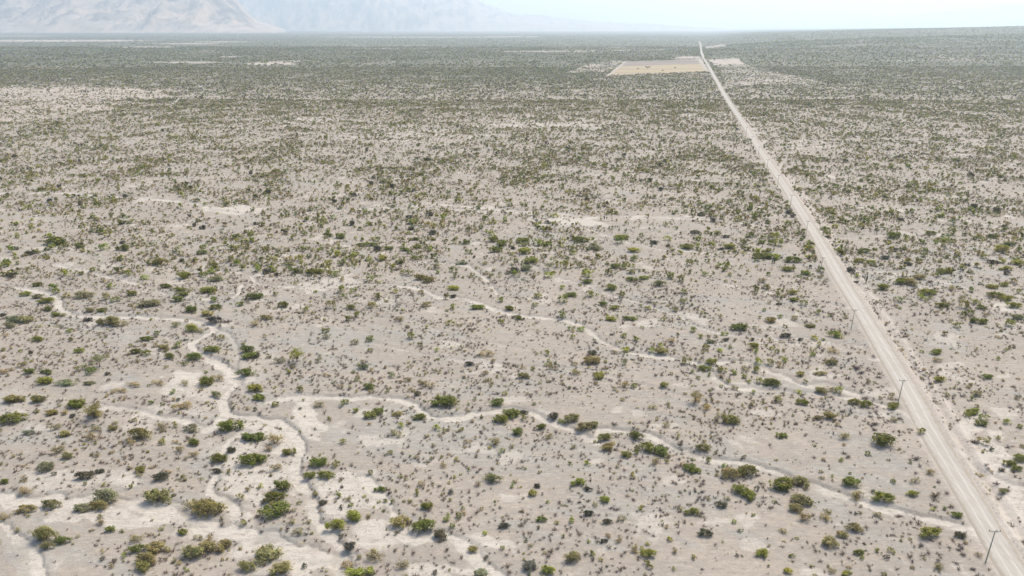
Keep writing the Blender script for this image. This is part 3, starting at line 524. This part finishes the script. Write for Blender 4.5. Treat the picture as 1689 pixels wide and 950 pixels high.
(1259, 380): "60,38,50,28,b;75,72,60,18,g;20,135,60,44,g;60,140,60,44,b;155,157,90,40,g;130,205,85,30,g;220,225,60,30,b;680,30,80,44,g;755,42,50,28,b;875,12,60,30,g;980,12,55,20,b;1058,20,42,26,g;942,55,60,30,b;1125,43,50,18,g;1195,30,60,30,g;1245,100,80,44,b;1285,72,80,26,g;450,115,50,28,s;520,110,90,32,g;500,160,70,28,b;560,168,60,26,b;635,145,60,24,d;755,178,50,24,d;832,130,45,28,g;805,163,45,20,g;705,132,38,18,o;1155,145,45,24,g;1195,165,60,28,d;1328,170,80,30,b;1267,200,75,28,b;935,215,60,40,g;710,268,70,44,g;765,272,70,48,o;815,250,80,34,o;625,295,75,50,g;485,270,36,18,d;870,270,45,24,k;1062,183,38,16,d;975,300,45,40,y;1078,310,40,28,g;860,325,100,40,b;825,352,50,24,b;870,352,30,20,g;712,360,55,34,s;712,398,24,30,b;930,390,75,36,g;1045,398,60,34,b;1103,380,55,24,b;1195,295,70,28,b;1262,282,65,30,b;1310,268,50,24,o;1210,342,85,36,g;1270,360,70,36,b;1305,395,80,38,b;1325,322,40,20,o;1100,470,60,40,g;1145,478,65,40,g;1045,447,45,24,g;1080,432,40,24,g;1135,405,60,26,g;1038,362,38,24,s;1290,493,60,24,g;1325,455,75,34,s;1160,440,40,22,y;1020,503,50,24,o;953,542,40,18,o;905,635,72,36,g;825,632,30,20,g;905,675,60,30,y;920,780,75,38,b;1172,762,60,32,g;1112,852,75,40,s;1092,882,30,20,g;718,625,40,24,y;690,582,35,26,y;285,432,45,24,g;160,458,45,26,o;112,497,30,28,g;245,497,65,20,g;120,547,60,26,d;195,567,40,20,d;375,543,75,44,b;270,563,50,22,b;290,590,40,40,o;90,450,36,24,g;40,465,60,44,o;255,650,40,36,b;365,625,50,50,y;107,672,44,50,b;72,628,38,26,g;45,612,40,26,b;35,690,48,44,o;355,690,70,40,o;300,748,70,24,o;190,752,60,34,o;182,845,46,40,b;45,800,95,50,g;300,840,80,34,o;360,835,70,34,y;390,838,50,40,b;75,888,55,34,o;85,340,50,30,g;155,325,60,30,b;165,360,65,26,g;85,315,40,30,g;208,380,44,20,g;82,382,36,16,d;20,300,40,36,o;372,770,30,16,d;655,523,36,18,k;745,550,40,20,k;490,715,60,36,k;510,740,50,28,k;440,770,40,30,k;600,765,40,22,k;450,640,40,22,k",
}
plants = []   # dict: kind, look, x, y, W, Dp, Ht, rot, hand
for (x0, y0), txt in HAND.items():
    for it in txt.split(';'):
        a, b, w_, h_, c = it.split(','); a, b, w_, h_ = map(float, (a, b, w_, h_))
        u = x0 + a / 3.167; v = y0 + (b + h_ * .22) / 3.167; x, yy = at(u, v)
        zc = H * CP / 1.0; f = yy * CP + H * SP; mpp = f / FPX; dep = math.atan2(H, yy)
        W = w_ / 3.167 * mpp; hv = h_ / 3.167 * mpp; Ht = min(.42 * W, .7 * hv)
        Dp = min(max((hv - Ht * math.cos(dep)) / math.sin(dep), .55 * W), 1.35 * W)
        plants.append(dict(look=c, x=x, y=yy, W=W * 1.18, Dp=Dp * 1.12, Ht=Ht * 1.05, hand=1))
HX = np.array([p['x'] for p in plants]); HY = np.array([p['y'] for p in plants])
# small trees with a bare trunk under an open crown
TREES = [(165, 606, 6.0, 's'), (156, 690, 6.0, 'o'), (490, 597, 6.2, 'b'), (1146, 665, 4.6, 'y'), (905, 447, 5.0, 's'), (866, 412, 5.0, 's'), (497, 440, 3.6, 'b'), (540, 440, 4.2, 'b')]

# ------------------------------------------------------------ scattered plants
def scatter(n, y0, y1, pw=1.0):
    """n points between distances, even over the picture-widened wedge"""
    yy = np.sqrt(rng.uniform(0, 1, n) * (y1 ** 2 - y0 ** 2) + y0 ** 2) if pw == 1 else y0 * (y1 / y0) ** rng.uniform(0, 1, n)
    xx = rng.uniform(-1, 1, n) * (30 + .80 * yy)
    return xx, yy
def clear_mask(x, y, S):
    return (S['D'] > 5.5) & (S['chan'] < .35)
def nodup(x, y, gap=2.4):
    keep = np.ones(len(x), bool)
    idx = np.nonzero(y < 420)[0]
    for s in range(0, len(idx), 4000):
        k = idx[s:s + 4000]; d = np.min((x[k, None] - HX) ** 2 + (y[k, None] - HY) ** 2, 1); keep[k] = d > gap ** 2
    return keep
def region(U, V):
    """where the photo shows bare or special land"""
    m = inpoly(U, V, FIELD); n_ = fbm(U / 9, V / 1.6, 3, 57) - .5; n2_ = fbm(U / 25, V / 5, 3, 58) - .5
    for i in (1, 3, 4, 6, 7): m |= inpoly(U, V, CLEAR[i])
    for u, v, ru, rv, st in STRIPS: m |= (st > .55) & (((U - u) / ru) ** 2 + ((V - v) / (rv * 1.2)) ** 2 + n_ * 3.2 < .75)
    for i in (0, 2): m |= inpoly(U, V, CLEAR[i]) & (rng.uniform(0, 1, U.shape) < .55)
    tan_ = inpoly(U + n2_ * 70, V + n2_ * 16, [(-300,144),(120,143),(290,148),(240,164),(190,178),(60,198),(-300,204)])
    return m, tan_
sets = []  # (x,y,W,look)
def gen(n, y0, y1, looks, probs, wmean, wsig, thin, gap=2.4):
    x, yy = scatter(n, y0, y1); S = surface(x, yy); k = clear_mask(x, yy, S)
    cl = fbm(x / 26, yy / 22, 3, 91); cl2 = fbm(x / 140, yy / 160, 3, 93)
    dens = thin(x, yy, S, cl, cl2); k &= rng.uniform(0, 1, n) < dens
    sp_, tn = region(S['U'], S['V']); k &= ~sp_; k &= ~(tn & (rng.uniform(0, 1, n) > .34))
    k &= nodup(x, yy, gap)
    x, yy, h = x[k], yy[k], S['h'][k]; m = len(x)
    W = wmean * np.exp(np.clip(rng.normal(size=m), -2.5, 1.7) * wsig); L = rng.choice(list(looks), m, p=probs)
    sets.append((x, yy, h, W, L))
near_thin = lambda x, y, S, c, c2: np.clip(.25 + .5 * smooth(.45, .7, c) + .25 * S['sand'], 0, 1)
# small leafy plants between the traced ones
gen(6000, 118, 330, 'gbosyd', [.22, .18, .2, .1, .22, .08], 1.1, .42, near_thin)
# leafless twiggy shrubs
dead_thin = lambda x, y, S, c, c2: np.clip(1.1 - .9 * S['sand'], .25, 1) * np.clip(.12 + 1.6 * smooth(.36, .64, c), 0, 1)
gen(23000, 112, 330, 'ky', [.88, .12], 1.2, .42, dead_thin, 1.6)
gen(54000, 330, 700, 'ky', [.8, .2], 1.6, .38, dead_thin, 1.6)
# middle plain
mid_thin = lambda x, y, S, c, c2: np.clip(.26 + .75 * smooth(.40, .72, c) * (.4 + c2) - .4 * S['sand'], .05, 1) * (1 - .6 * smooth(560, 680, y))
gen(12500, 330, 680, 'gbosd', [.4, .16, .28, .1, .06], 3.1, .4, mid_thin)
gen(23000, 330, 680, 'gosyd', [.14, .18, .22, .30, .16], 1.5, .35, mid_thin)
band = lambda y: smooth(540, 700, y) * (.6 + .4 * smooth(780, 1150, y))
far_thin = lambda x, y, S, c, c2: np.clip(.34 + .75 * smooth(.38, .68, c) * (.4 + c2) - .4 * S['sand'], .05, 1)
gen(36000, 540, 1250, 'gbosd', [.36, .10, .30, .18, .06], 3.3, .36, lambda *a: far_thin(*a) * band(a[1]))
gen(150000, 540, 1250, 'gosydk', [.06, .13, .20, .16, .07, .38], 2.1, .38, lambda *a: far_thin(*a) * np.sqrt(band(a[1])))
gen(158000, 1080, 2300, 'gbosdk', [.28, .03, .13, .14, .26, .16], 3.4, .38, lambda x, y, S, c, c2: np.clip(.5 + .9 * (c - .4) * 2 * (.4 + c2), .1, 1) * smooth(1050, 1350, y))
gen(90000, 2300, 4800, 'gbosd', [.38, .03, .13, .10, .36], 6.0, .3, lambda x, y, S, c, c2: np.clip(.6 + .8 * (c2 - .4) * 2, .1, 1))
gen(110000, 4700, 15000, 'gbosd', [.38, .03, .13, .10, .36], 7.5, .3, lambda x, y, S, c, c2: np.clip(.6 + .8 * (c2 - .4) * 2, .1, 1) * smooth(15500, 9500, y))
x = np.concatenate([s[0] for s in sets]); yy = np.concatenate([s[1] for s in sets]); zz = np.concatenate([s[2] for s in sets]); WW = np.concatenate([s[3] for s in sets]); LL = np.concatenate([s[4] for s in sets])
KIND = {'g': 0, 'b': 0, 'o': 0, 's': 0, 'y': 1, 'd': 2, 'k': 3}
kk = np.array([KIND[c] for c in LL])
for p in plants: p['kind'] = KIND[p['look']]
U_, V_, F_ = pix(x, yy, zz); size = WW * FPX / F_; inview = (U_ > 8) & (U_ < 1681) & (V_ < 945) & (V_ > 0)
take = np.zeros(len(x), bool)
CAP = 292
for kd in range(4):
    hp = [p for p in plants if p['kind'] == kd]
    for p in hp: p['px'] = p['W'] * FPX / (p['y'] * CP + H * SP)
    hp.sort(key=lambda p: -p['px'])
    c = np.nonzero((kk == kd) & inview)[0]; c = c[np.argsort(-size[c])]
    if kd == 2: c = c[:60]
    if kd == 1: c = c[:90]
    room = CAP; i = j = 0; sel = []
    while room > 0 and (i < len(hp) or j < len(c)):
        if j >= len(c) or (i < len(hp) and hp[i]['px'] >= size[c[j]]): hp[i]['one'] = 1; i += 1
        else: take[c[j]] = True; j += 1
        room -= 1
for i in np.nonzero(take)[0]:
    W = float(WW[i]); plants.append(dict(look=str(LL[i]), kind=int(kk[i]), x=float(x[i]), y=float(yy[i]), W=W, Dp=W * random.uniform(.75, 1.2), Ht=W * random.uniform(.4, .6), hand=0, one=1))
rest = [p for p in plants if not p.get('one')]
plants = [p for p in plants if p.get('one')]

# ------------------------------------------------------------ merged remainder (stuff), by distance
def merge(name, idx, protos, mat, hfac=.5, darken=1.0, ex=None):
    """one object holding a low shape for each scattered plant"""
    X = x[idx]; Yv = yy[idx]; Z = zz[idx]; Wd = WW[idx]; Lk = LL[idx]
    if ex is not None and len(ex[0]): X, Yv, Z, Wd, Lk = (np.concatenate(q) for q in zip((X, Yv, Z, Wd, Lk), ex))
    n = len(X); pi = rng.integers(0, len(protos), n); rot = rng.uniform(0, 6.283, n); asp = rng.uniform(.75, 1.25, n); hs = rng.uniform(.75, 1.3, n) * hfac / .5
    cols = np.array([KC[c] for c in Lk]) * rng.uniform(.8, 1.25, n)[:, None] * (1 + rng.normal(size=(n, 3)) * .05)
    Vs = []; Fs = []; Cs = []; off = 0
    for k in range(len(protos)):
        m = pi == k; q = int(m.sum())
        if not q: continue
        V0, F0, C0 = protos[k]; c, s = np.cos(rot[m])[:, None], np.sin(rot[m])[:, None]; W_ = Wd[m][:, None]
        vx = V0[None, :, 0] * asp[m][:, None]; vy = V0[None, :, 1] / asp[m][:, None]
        V = np.stack([(vx * c - vy * s) * W_ + X[m][:, None], (vx * s + vy * c) * W_ + Yv[m][:, None], V0[None, :, 2] * W_ * hs[m][:, None] + Z[m][:, None] - .04], -1)
        Vs.append(V.reshape(-1, 3)); Fs.append((F0[None] + (np.arange(q) * len(V0))[:, None, None]).reshape(-1, 3) + off); Cs.append((C0[None] * cols[m][:, None, :]).reshape(-1, 3)); off += q * len(V0)
    me = mesh_np(name, np.vstack(Vs), np.vstack(Fs), [mat], attrs={'tint': np.clip(np.vstack(Cs), 0, 1)})
    o = link(name, me); tag(o, kind='stuff'); o.color = (1, 1, 1, 1); return o
left = ~take
leafy = kk < 3
rx = np.array([p['x'] for p in rest]); ry = np.array([p['y'] for p in rest]); rz = ground_z(rx, ry) if len(rest) else rx; rW = np.array([p['W'] for p in rest]); rL = np.array([p['look'] for p in rest])
rk = rL == 'k' if len(rest) else np.array([], bool)
merge('small_scrub', left & leafy & (yy < 330), CROWN_S, LEAF, ex=(rx[~rk], ry[~rk], rz[~rk], rW[~rk], rL[~rk]))
merge('middle_scrub', left & leafy & (yy >= 330) & (yy < 1150), LOD1, LEAF)
merge('distant_scrub', left & (yy >= 1150), LOD2, LEAF)
merge('leafless_scrub', left & ~leafy & (yy < 330), DEAD, TWIG, ex=(rx[rk], ry[rk], rz[rk], rW[rk], rL[rk]))
merge('distant_leafless_scrub', left & ~leafy & (yy >= 330) & (yy < 1150), TWL2, TWIG)
# small dry tufts and litter on the near plain
tx, ty = scatter(70000, 112, 420); S = surface(tx, ty); cl = fbm(tx / 9, ty / 7, 3, 95)
k = (S['D'] > 4.6) & (S['chan'] < .5) & (rng.uniform(0, 1, len(tx)) < .15 + 1.1 * smooth(.42, .7, cl))
x, yy, zz = tx[k], ty[k], S['h'][k]; WW = .5 * np.exp(rng.normal(size=len(x)) * .4) * (1 + (yy - 120) / 400); LL = rng.choice(list('kkkyod'), len(x))
merge('dry_grass', np.ones(len(x), bool), TUFT, TWIG, .4)

# ------------------------------------------------------------ single plants
def me_of(name, arr, mat): return mesh_np(name, arr[0], arr[1], [mat], attrs={'tint': arr[2]})
M_CROWN = [me_of('foliage', a, LEAF) for a in CROWN]; M_CS = [me_of('small_foliage', a, LEAF) for a in CROWN_S]
M_DRY = []
for i, a in enumerate(DRY):
    b = DRYST[i % 4]; M_DRY.append(me_of('dry_foliage', (np.vstack([a[0], b[0] * np.array([1, 1, .8])]), np.vstack([a[1], b[1] + len(a[0])]), np.vstack([a[2], b[2] * .5])), LEAF))
M_STEM = [mesh_np('stem', a[0], a[1], [WOOD]) for a in STEM]
M_DEAD = [me_of('dead_twigs', a, TWIG) for a in DEAD]; M_DD = [me_of('dense_twigs', a, TWIG) for a in DEADDENSE]
TENW = 'x x twenty thirty forty fifty sixty seventy eighty ninety'.split()
ONES = 'zero one two three four five six seven eight nine ten eleven twelve thirteen fourteen fifteen sixteen seventeen eighteen nineteen'.split()
def word(n): return ONES[n] if n < 20 else TENW[n // 10] + ('-' + ONES[n % 10] if n % 10 else '')
WNAME = {'a': 'the winding pale wash', 'b': 'the long curved wash', 'c': 'the central sandy wash', 'd': 'the thin pale gully', 'e': 'the upper gully', 'f': 'the far pale wash', 'h': 'the wide sandy wash', 'k': 'the bottom sand streak', 'i': 'the winding pale wash', 'j': 'the sandy side channel'}
LOOKW = {'g': 'dark green', 'b': 'bright green', 'o': 'olive green', 's': 'pale grey-green', 'y': 'straw-coloured', 'd': 'blackish', 'k': 'leafless brown'}
used = set()
def place_phrase(x, y, S, i, U, V):
    D = S['D'][i]; wd = S['wname'][i]
    if D < 13: return 'beside the dirt road'
    if wd: return 'by ' + wd
    if S['sand'][i] > .5: return 'on pale sand'
    if S['grey'][i] > .55: return 'on grey gravel'
    if S['S'][i] < 0 and D < 1e5: return 'beyond the road'
    return 'on open plain'
def label_for(p, S, i):
    U, V = S['U'][i], S['V'][i]; W = p['W']
    sz = 'big' if W > 5 else 'medium' if W > 2.6 else 'small'
    noun = {0: 'shrub', 1: 'bush', 2: 'shrub', 3: 'twig bush'}[p['kind']]
    pp = place_phrase(p['x'], p['y'], S, i, U, V)
    a = int(round(U / 16.89)); b = int(round(V / 9.5)); a = min(max(a, 1), 99); b = min(max(b, 1), 99)
    b = min(b, 98); a = min(a, 98)
    for da, db in [(0, 0), (1, 0), (0, 1), (-1, 0), (0, -1), (1, 1), (-1, -1), (1, -1), (-1, 1)]:
        key = (a + da, b + db, LOOKW[p['look']], sz)
        if key not in used: break
    used.add(key); a, b = key[0], key[1]
    return f"{sz} {LOOKW[p['look']]} {noun} {pp}, {word(a)} percent across, {word(b)} percent down"
px = np.array([p['x'] for p in plants]); py = np.array([p['y'] for p in plants]); S = surface(px, py)
S['wname'] = [''] * len(plants)
for n, wd, dp, st, L in WL:
    if n[0] in WNAME and n not in ('m', 'n', 'l', 'o', 'p', 'q', 'r', 'g'):
        D, _s = dist_line(px, py, L, 8)
        for i in np.nonzero(D < wd * .5 + 4)[0]:
            if not S['wname'][i]: S['wname'][i] = WNAME[n[0]]
GR = {0: 'green leafy shrubs of the desert plain', 1: 'straw-coloured bushes of the desert plain', 2: 'blackish shrubs of the desert plain', 3: 'leafless twiggy bushes of the desert plain'}
NM = {0: 'leafy_shrub', 1: 'dry_bush', 2: 'dark_shrub', 3: 'leafless_shrub'}
CT = {0: 'shrub', 1: 'bush', 2: 'shrub', 3: 'dead shrub'}
for i, p in enumerate(plants):
    kd = p['kind']; z = float(S['h'][i]); W = p['W']; c = np.array(KC[p['look']]) * random.uniform(.85, 1.2)
    col = (c[0] * random.uniform(.92, 1.1), c[1], c[2] * random.uniform(.85, 1.15), 1); rz_ = random.uniform(-.35, .35) + (math.pi if random.random() < .5 else 0)
    if kd == 0 and W > 3.2:
        root = link(NM[0], None, loc=(p['x'], p['y'], z)); root.rotation_euler[2] = rz_; root.scale = (W, p['Dp'], p['Ht'] / .42)
        f = link('foliage', random.choice(M_CROWN), root); f.color = col; link('stem', random.choice(M_STEM), root)
    else:
        me = random.choice({0: M_CROWN if W > 2.2 else M_CS, 1: M_DRY, 2: M_CS if W < 2.5 else M_CROWN, 3: M_DEAD if not p['hand'] else M_DD}[kd])
        root = link(NM[kd], me, loc=(p['x'], p['y'], z - .03)); root.rotation_euler[2] = rz_; root.color = col
        root.scale = (W, p['Dp'], p['Ht'] / (.42 if kd != 3 else .55) * (1 if kd != 3 else 1.0))
    tag(root, label_for(p, S, i), CT[kd], GR[kd])

# ------------------------------------------------------------ small trees
def make_tree(name, u, v, hgt, look, label, group, spread=.62):
    X0, Y0 = at(u, v); z = float(ground_z(X0, Y0)[0]); r = r_(int(u * 7 + v)); root = link(name, None, loc=(X0, Y0, z))
    a = Acc(); th = .10 + hgt * .02; fork = np.array((.1, .05, hgt * .3)); a.add(*stick((0, 0, -.1), fork, th, th * .75)); tips = []
    for k in range(5):
        an = k * 1.257 + r.uniform(-.4, .4); e = fork + np.array((math.cos(an) * hgt * spread * .45, math.sin(an) * hgt * spread * .45, hgt * r.uniform(.25, .42))); a.add(*stick(fork, e, th * .6, th * .25)); tips.append(e)
        for j in range(3):
            e2 = e + r.normal(size=3) * hgt * np.array((.12, .12, .05)); a.add(*stick(fork + (e - fork) * .6, e2, th * .3, th * .1)); tips.append(e2)
    V, F, C = a.arr(); link('trunk', mesh_np('trunk', V, F, [WOOD]), root)
    tips = np.array(tips); n = 900; kk = r.integers(0, len(tips), n); P = tips[kk] + r.normal(size=(n, 3)) * hgt * np.array((.09, .09, .045))
    t = r.normal(size=(n, 3)); t /= np.linalg.norm(t, axis=1)[:, None]; b = np.cross(t, r.normal(size=(n, 3))); b /= np.linalg.norm(b, axis=1)[:, None]; s = hgt * .03
    V = np.stack([P - t * s, P + t * s, P + b * s * 1.5], 1).reshape(-1, 3); cc = np.repeat(r.uniform(.75, 1.25, n), 3)[:, None] * np.ones((1, 3))
    f = link('crown', mesh_np('crown', V, np.arange(3 * n).reshape(n, 3), [LEAF], attrs={'tint': cc}), root); f.color = (*KC[look], 1)
    return tag(root, label, 'tree', group)
TL = ['small umbrella-shaped thorn tree with pale crown standing between the wash and gravel', 'flat-topped olive thorn tree above the wide sandy wash', 'bright green small tree with visible trunk east of the winding wash', 'thin straw-coloured little tree beside the central sandy wash',
      'pale grey-green tree at the head of the thin gully', 'pale tree just beyond the thicket in the middle plain', 'short green tree in the plain, thirty percent across, forty-six down', 'green tree in the plain, thirty-two percent across, forty-six down']
for (u, v, h_, lk), lb in zip(TREES, TL): make_tree('thorn_tree', u, v, h_, lk, lb, 'small thorn trees of the plain')
FT = [(1052, 114.8, 'lone dark tree on the straw field nearest its west side'), (1068, 114.2, 'widest dark tree on the straw field'), (1113, 114, 'lone dark tree on the eastern half of the straw field'),
      (1111, 98.2, 'dark tree clump at the back corner of the ploughed strip'), (1126, 98.4, 'tiny tree on the back edge of the field between two others'), (1145, 97.8, 'dark tree at the far edge of the field by the road'),
      (1163, 98, 'dark tree just across the road from the field'), (1093, 118.2, 'small tree on the near edge of the straw field'), (1162, 121, 'dark tree at the field corner beside the road'), (1178, 101, 'dark tree on the pale clearing beyond the road')]
for i, (u, v, lb) in enumerate(FT): make_tree('field_tree', u, v, (7, 12, 7, 13, 7, 8, 12, 6, 8, 8)[i], 'd' if i % 2 else 'g', lb, 'trees round the distant field', .9)

# ------------------------------------------------------------ columnar cactus
g = N('cactus_skin'); g.b.inputs['Base Color'].default_value = (.075, .085, .05, 1); CACT = g.m
def tube(path, rad, ribs=10):
    P = np.array(path, float); V = []; n = len(P)
    for i, p in enumerate(P):
        d = P[min(i + 1, n - 1)] - P[max(i - 1, 0)]; d /= np.linalg.norm(d); a = np.cross(d, (0.3, 1, 0.1)); a /= np.linalg.norm(a); b = np.cross(d, a)
        for k in range(ribs * 2):
            rr = rad[i] * (1 if k % 2 else .86); an = math.pi * k / ribs; V.append(p + rr * (a * math.cos(an) + b * math.sin(an)))
    m = ribs * 2; F = []
    for i in range(n - 1):
        for k in range(m): a0 = i * m + k; a1 = i * m + (k + 1) % m; F += [(a0, a1, a1 + m), (a0, a1 + m, a0 + m)]
    V.append(P[-1] + (0, 0, rad[-1] * .5)); t = len(V) - 1
    for k in range(m): F.append(((n - 1) * m + k, (n - 1) * m + (k + 1) % m, t))
    return np.array(V), np.array(F)
def cactus(u, v, h_, label, arms=3):
    X0, Y0 = at(u, v); z = float(ground_z(X0, Y0)[0]); root = link('columnar_cactus', None, loc=(X0, Y0, z)); r = r_(int(u))
    V, F = tube([(0, 0, -.2), (0, 0, h_ * .3), (0, 0, h_ * .7), (0, 0, h_ * .97)], [.2, .25, .23, .12]); link('stem', mesh_np('stem', V, F, [CACT]), root)
    for k in range(arms):
        an = k * 2.1 + r.uniform(0, 1); q = r.uniform(.45, .8); c, s = math.cos(an), math.sin(an); z0 = h_ * r.uniform(.25, .4); e = h_ * r.uniform(.65, .9)
        V, F = tube([(c * .1, s * .1, z0), (c * q * .7, s * q * .7, z0 + .15), (c * q, s * q, z0 + .6), (c * q, s * q, e)], [.14, .16, .17, .1]); link('arm', mesh_np('arm', V, F, [CACT]), root)
    tag(root, label, 'cactus', 'tall cacti of the plain')
cactus(1428, 467, 5.4, 'tall many-armed dark cactus beyond the road among brown bushes', 4)
cactus(1253, 322, 4.6, 'single dark cactus column just west of the road in the middle distance', 1)
cactus(1507, 201, 5.5, 'distant dark cactus standing in a pale clearing far beyond the road', 2)
cactus(1352, 219, 5, 'distant slim cactus a little beyond the road', 2)

# ------------------------------------------------------------ power poles
g = N('pole_wood'); geo = g.n('NewGeometry'); nz = g.noise(geo.outputs['Position'], 3, 3); g.l(g.mix(nz, (.24, .26, .19), (.33, .33, .26)), g.b.inputs['Base Color']); POLE = g.m
g = N('crossarm_metal'); g.b.inputs['Base Color'].default_value = (.2, .2, .18, 1); ARM = g.m
g = N('porcelain'); g.b.inputs['Base Color'].default_value = (.16, .12, .10, 1); g.b.inputs['Roughness'].default_value = .3; PORC = g.m
def lathe(pts, n=10):
    V = []; F = []
    for r, z in pts:
        for k in range(n): V.append((r * math.cos(6.283185 * k / n), r * math.sin(6.283185 * k / n), z))
    for i in range(len(pts) - 1):
        for k in range(n): F.append((i * n + k, i * n + (k + 1) % n, (i + 1) * n + (k + 1) % n, (i + 1) * n + k))
    return V, F
def beam(a, b, w_, h_):
    a = np.array(a, float); b = np.array(b, float); d = b - a; d /= np.linalg.norm(d); s = np.cross(d, (0, 0, 1)); s /= np.linalg.norm(s); t = np.cross(s, d); V = []
    for c in (a, b):
        for i, j in ((-1, -1), (1, -1), (1, 1), (-1, 1)): V.append(c + s * w_ * i / 2 + t * h_ * j / 2)
    return V, [(0, 1, 2, 3), (7, 6, 5, 4), (0, 4, 5, 1), (1, 5, 6, 2), (2, 6, 7, 3), (3, 7, 4, 0)]
pm = mesh_np('pole', *lathe([(0.0, -.3), (.16, -.3), (.16, 0), (.13, 5), (.09, 9.4), (0.0, 9.43)]), [POLE], smoothf=True)
am = mesh_np('crossarm', *beam((-1.3, .11, 9.05), (1.3, .11, 9.05), .09, .11), [ARM])
bm1 = mesh_np('brace', *beam((-.75, .12, 8.98), (-.05, .12, 8.3), .05, .05), [ARM]); bm2 = mesh_np('brace', *beam((.75, .12, 8.98), (.05, .12, 8.3), .05, .05), [ARM])
im = mesh_np('insulator', *lathe([(0, 0), (.04, 0), (.04, .12), (.10, .14), (.06, .2), (.10, .23), (.07, .32), (0, .34)]), [PORC], smoothf=True)
POLES = [(1625, 929, 'power pole at the bottom corner beside the road, nearest of the line'), (1480.5, 668, 'power pole rising behind a bright green shrub by the road'), (1403.7, 543.5, 'power pole with crossarm over the road, third along the line'), (1352.5, 452, 'faint power pole west of the road, fourth along the line')]
p3 = np.array(at(1403.7, 543.5)); p4 = np.array(at(1352.5, 452)); stp = p4 - p3; ordn = ['fifth', 'sixth', 'seventh', 'eighth', 'ninth', 'tenth', 'eleventh']
spots = [(*at(u, v), lb) for u, v, lb in POLES]
rd = ROAD; 
for k in range(7):
    Yk = p4[1] + stp[1] * (k + 1) * 1.0; j = np.argmin(np.abs(ROAD[:, 1] - Yk)); Xk = np.interp(Yk, ROAD[:, 1], ROAD[:, 0]) - 6.2
    spots.append((Xk, Yk, f'distant thin power pole west of the road, {ordn[k]} along the line'))
def copy_to(o, parent):
    c = o.copy(); COL.objects.link(c); c.parent = parent; return c
proto = None
for X0, Y0, lb in spots:
    z = float(ground_z(X0, Y0)[0])
    if proto is None:
        proto = link('power_pole', None); root = proto
        link('pole', pm, proto); link('crossarm', am, proto); link('brace', bm1, proto); link('brace', bm2, proto)
        for xx, z2 in ((-1.25, 9.13), (1.25, 9.13), (.45, 9.13)): link('insulator', im, proto, (xx, .13 if xx else 0, z2))
    else:
        root = proto.copy(); COL.objects.link(root)
        for ch in list(proto.children): copy_to(ch, root)
    root.location = (X0, Y0, z); root.rotation_euler = (0, 0, R(-4)); tag(root, lb, 'power pole', 'power poles along the dirt road')

# ------------------------------------------------------------ far white buildings at the foot of the range
g = N('white_render'); g.b.inputs['Base Color'].default_value = (.8, .78, .74, 1); WHT = g.m
g = N('tin_roof'); g.b.inputs['Base Color'].default_value = (.5, .46, .44, 1); ROOF = g.m
for i, (u, v, sx, sy, hz, lb) in enumerate([(478, 52, 90, 40, 22, 'white building at the mountain foot, westmost of the distant village'), (484, 52.3, 70, 40, 34, 'tall white block in the middle of the distant village'), (491, 52.2, 80, 40, 18, 'low white building on the east side of the distant village'), (602, 53.6, 120, 50, 12, 'long white shed alone on the plain beyond the village'), (1408, 85.5, 12, 9, 5, 'tiny white hut in the scrub far beyond the road')]):
    X0, Y0 = at(u, v); z = float(ground_z(X0, Y0)[0]); root = link('building', None, loc=(X0, Y0, z))
    link('wall', mesh_np('wall', [(a * sx / 2, b * sy / 2, c) for a in (-1, 1) for b in (-1, 1) for c in (-2, hz)], [(0, 1, 3, 2), (4, 6, 7, 5), (0, 4, 5, 1), (2, 3, 7, 6)], [WHT]), root)
    e = .54; rV = [(-sx * e, -sy * e, hz), (sx * e, -sy * e, hz), (sx * e, sy * e, hz), (-sx * e, sy * e, hz), (-sx * e, 0, hz * 1.3), (sx * e, 0, hz * 1.3)]
    link('roof', mesh_np('roof', rV + rV[:0], [(0, 1, 5, 4), (2, 3, 4, 5), (0, 3, 2, 1), (0, 4, 4, 3)][:3], [ROOF]), root)
    tag(root, lb, 'building', 'distant white buildings')
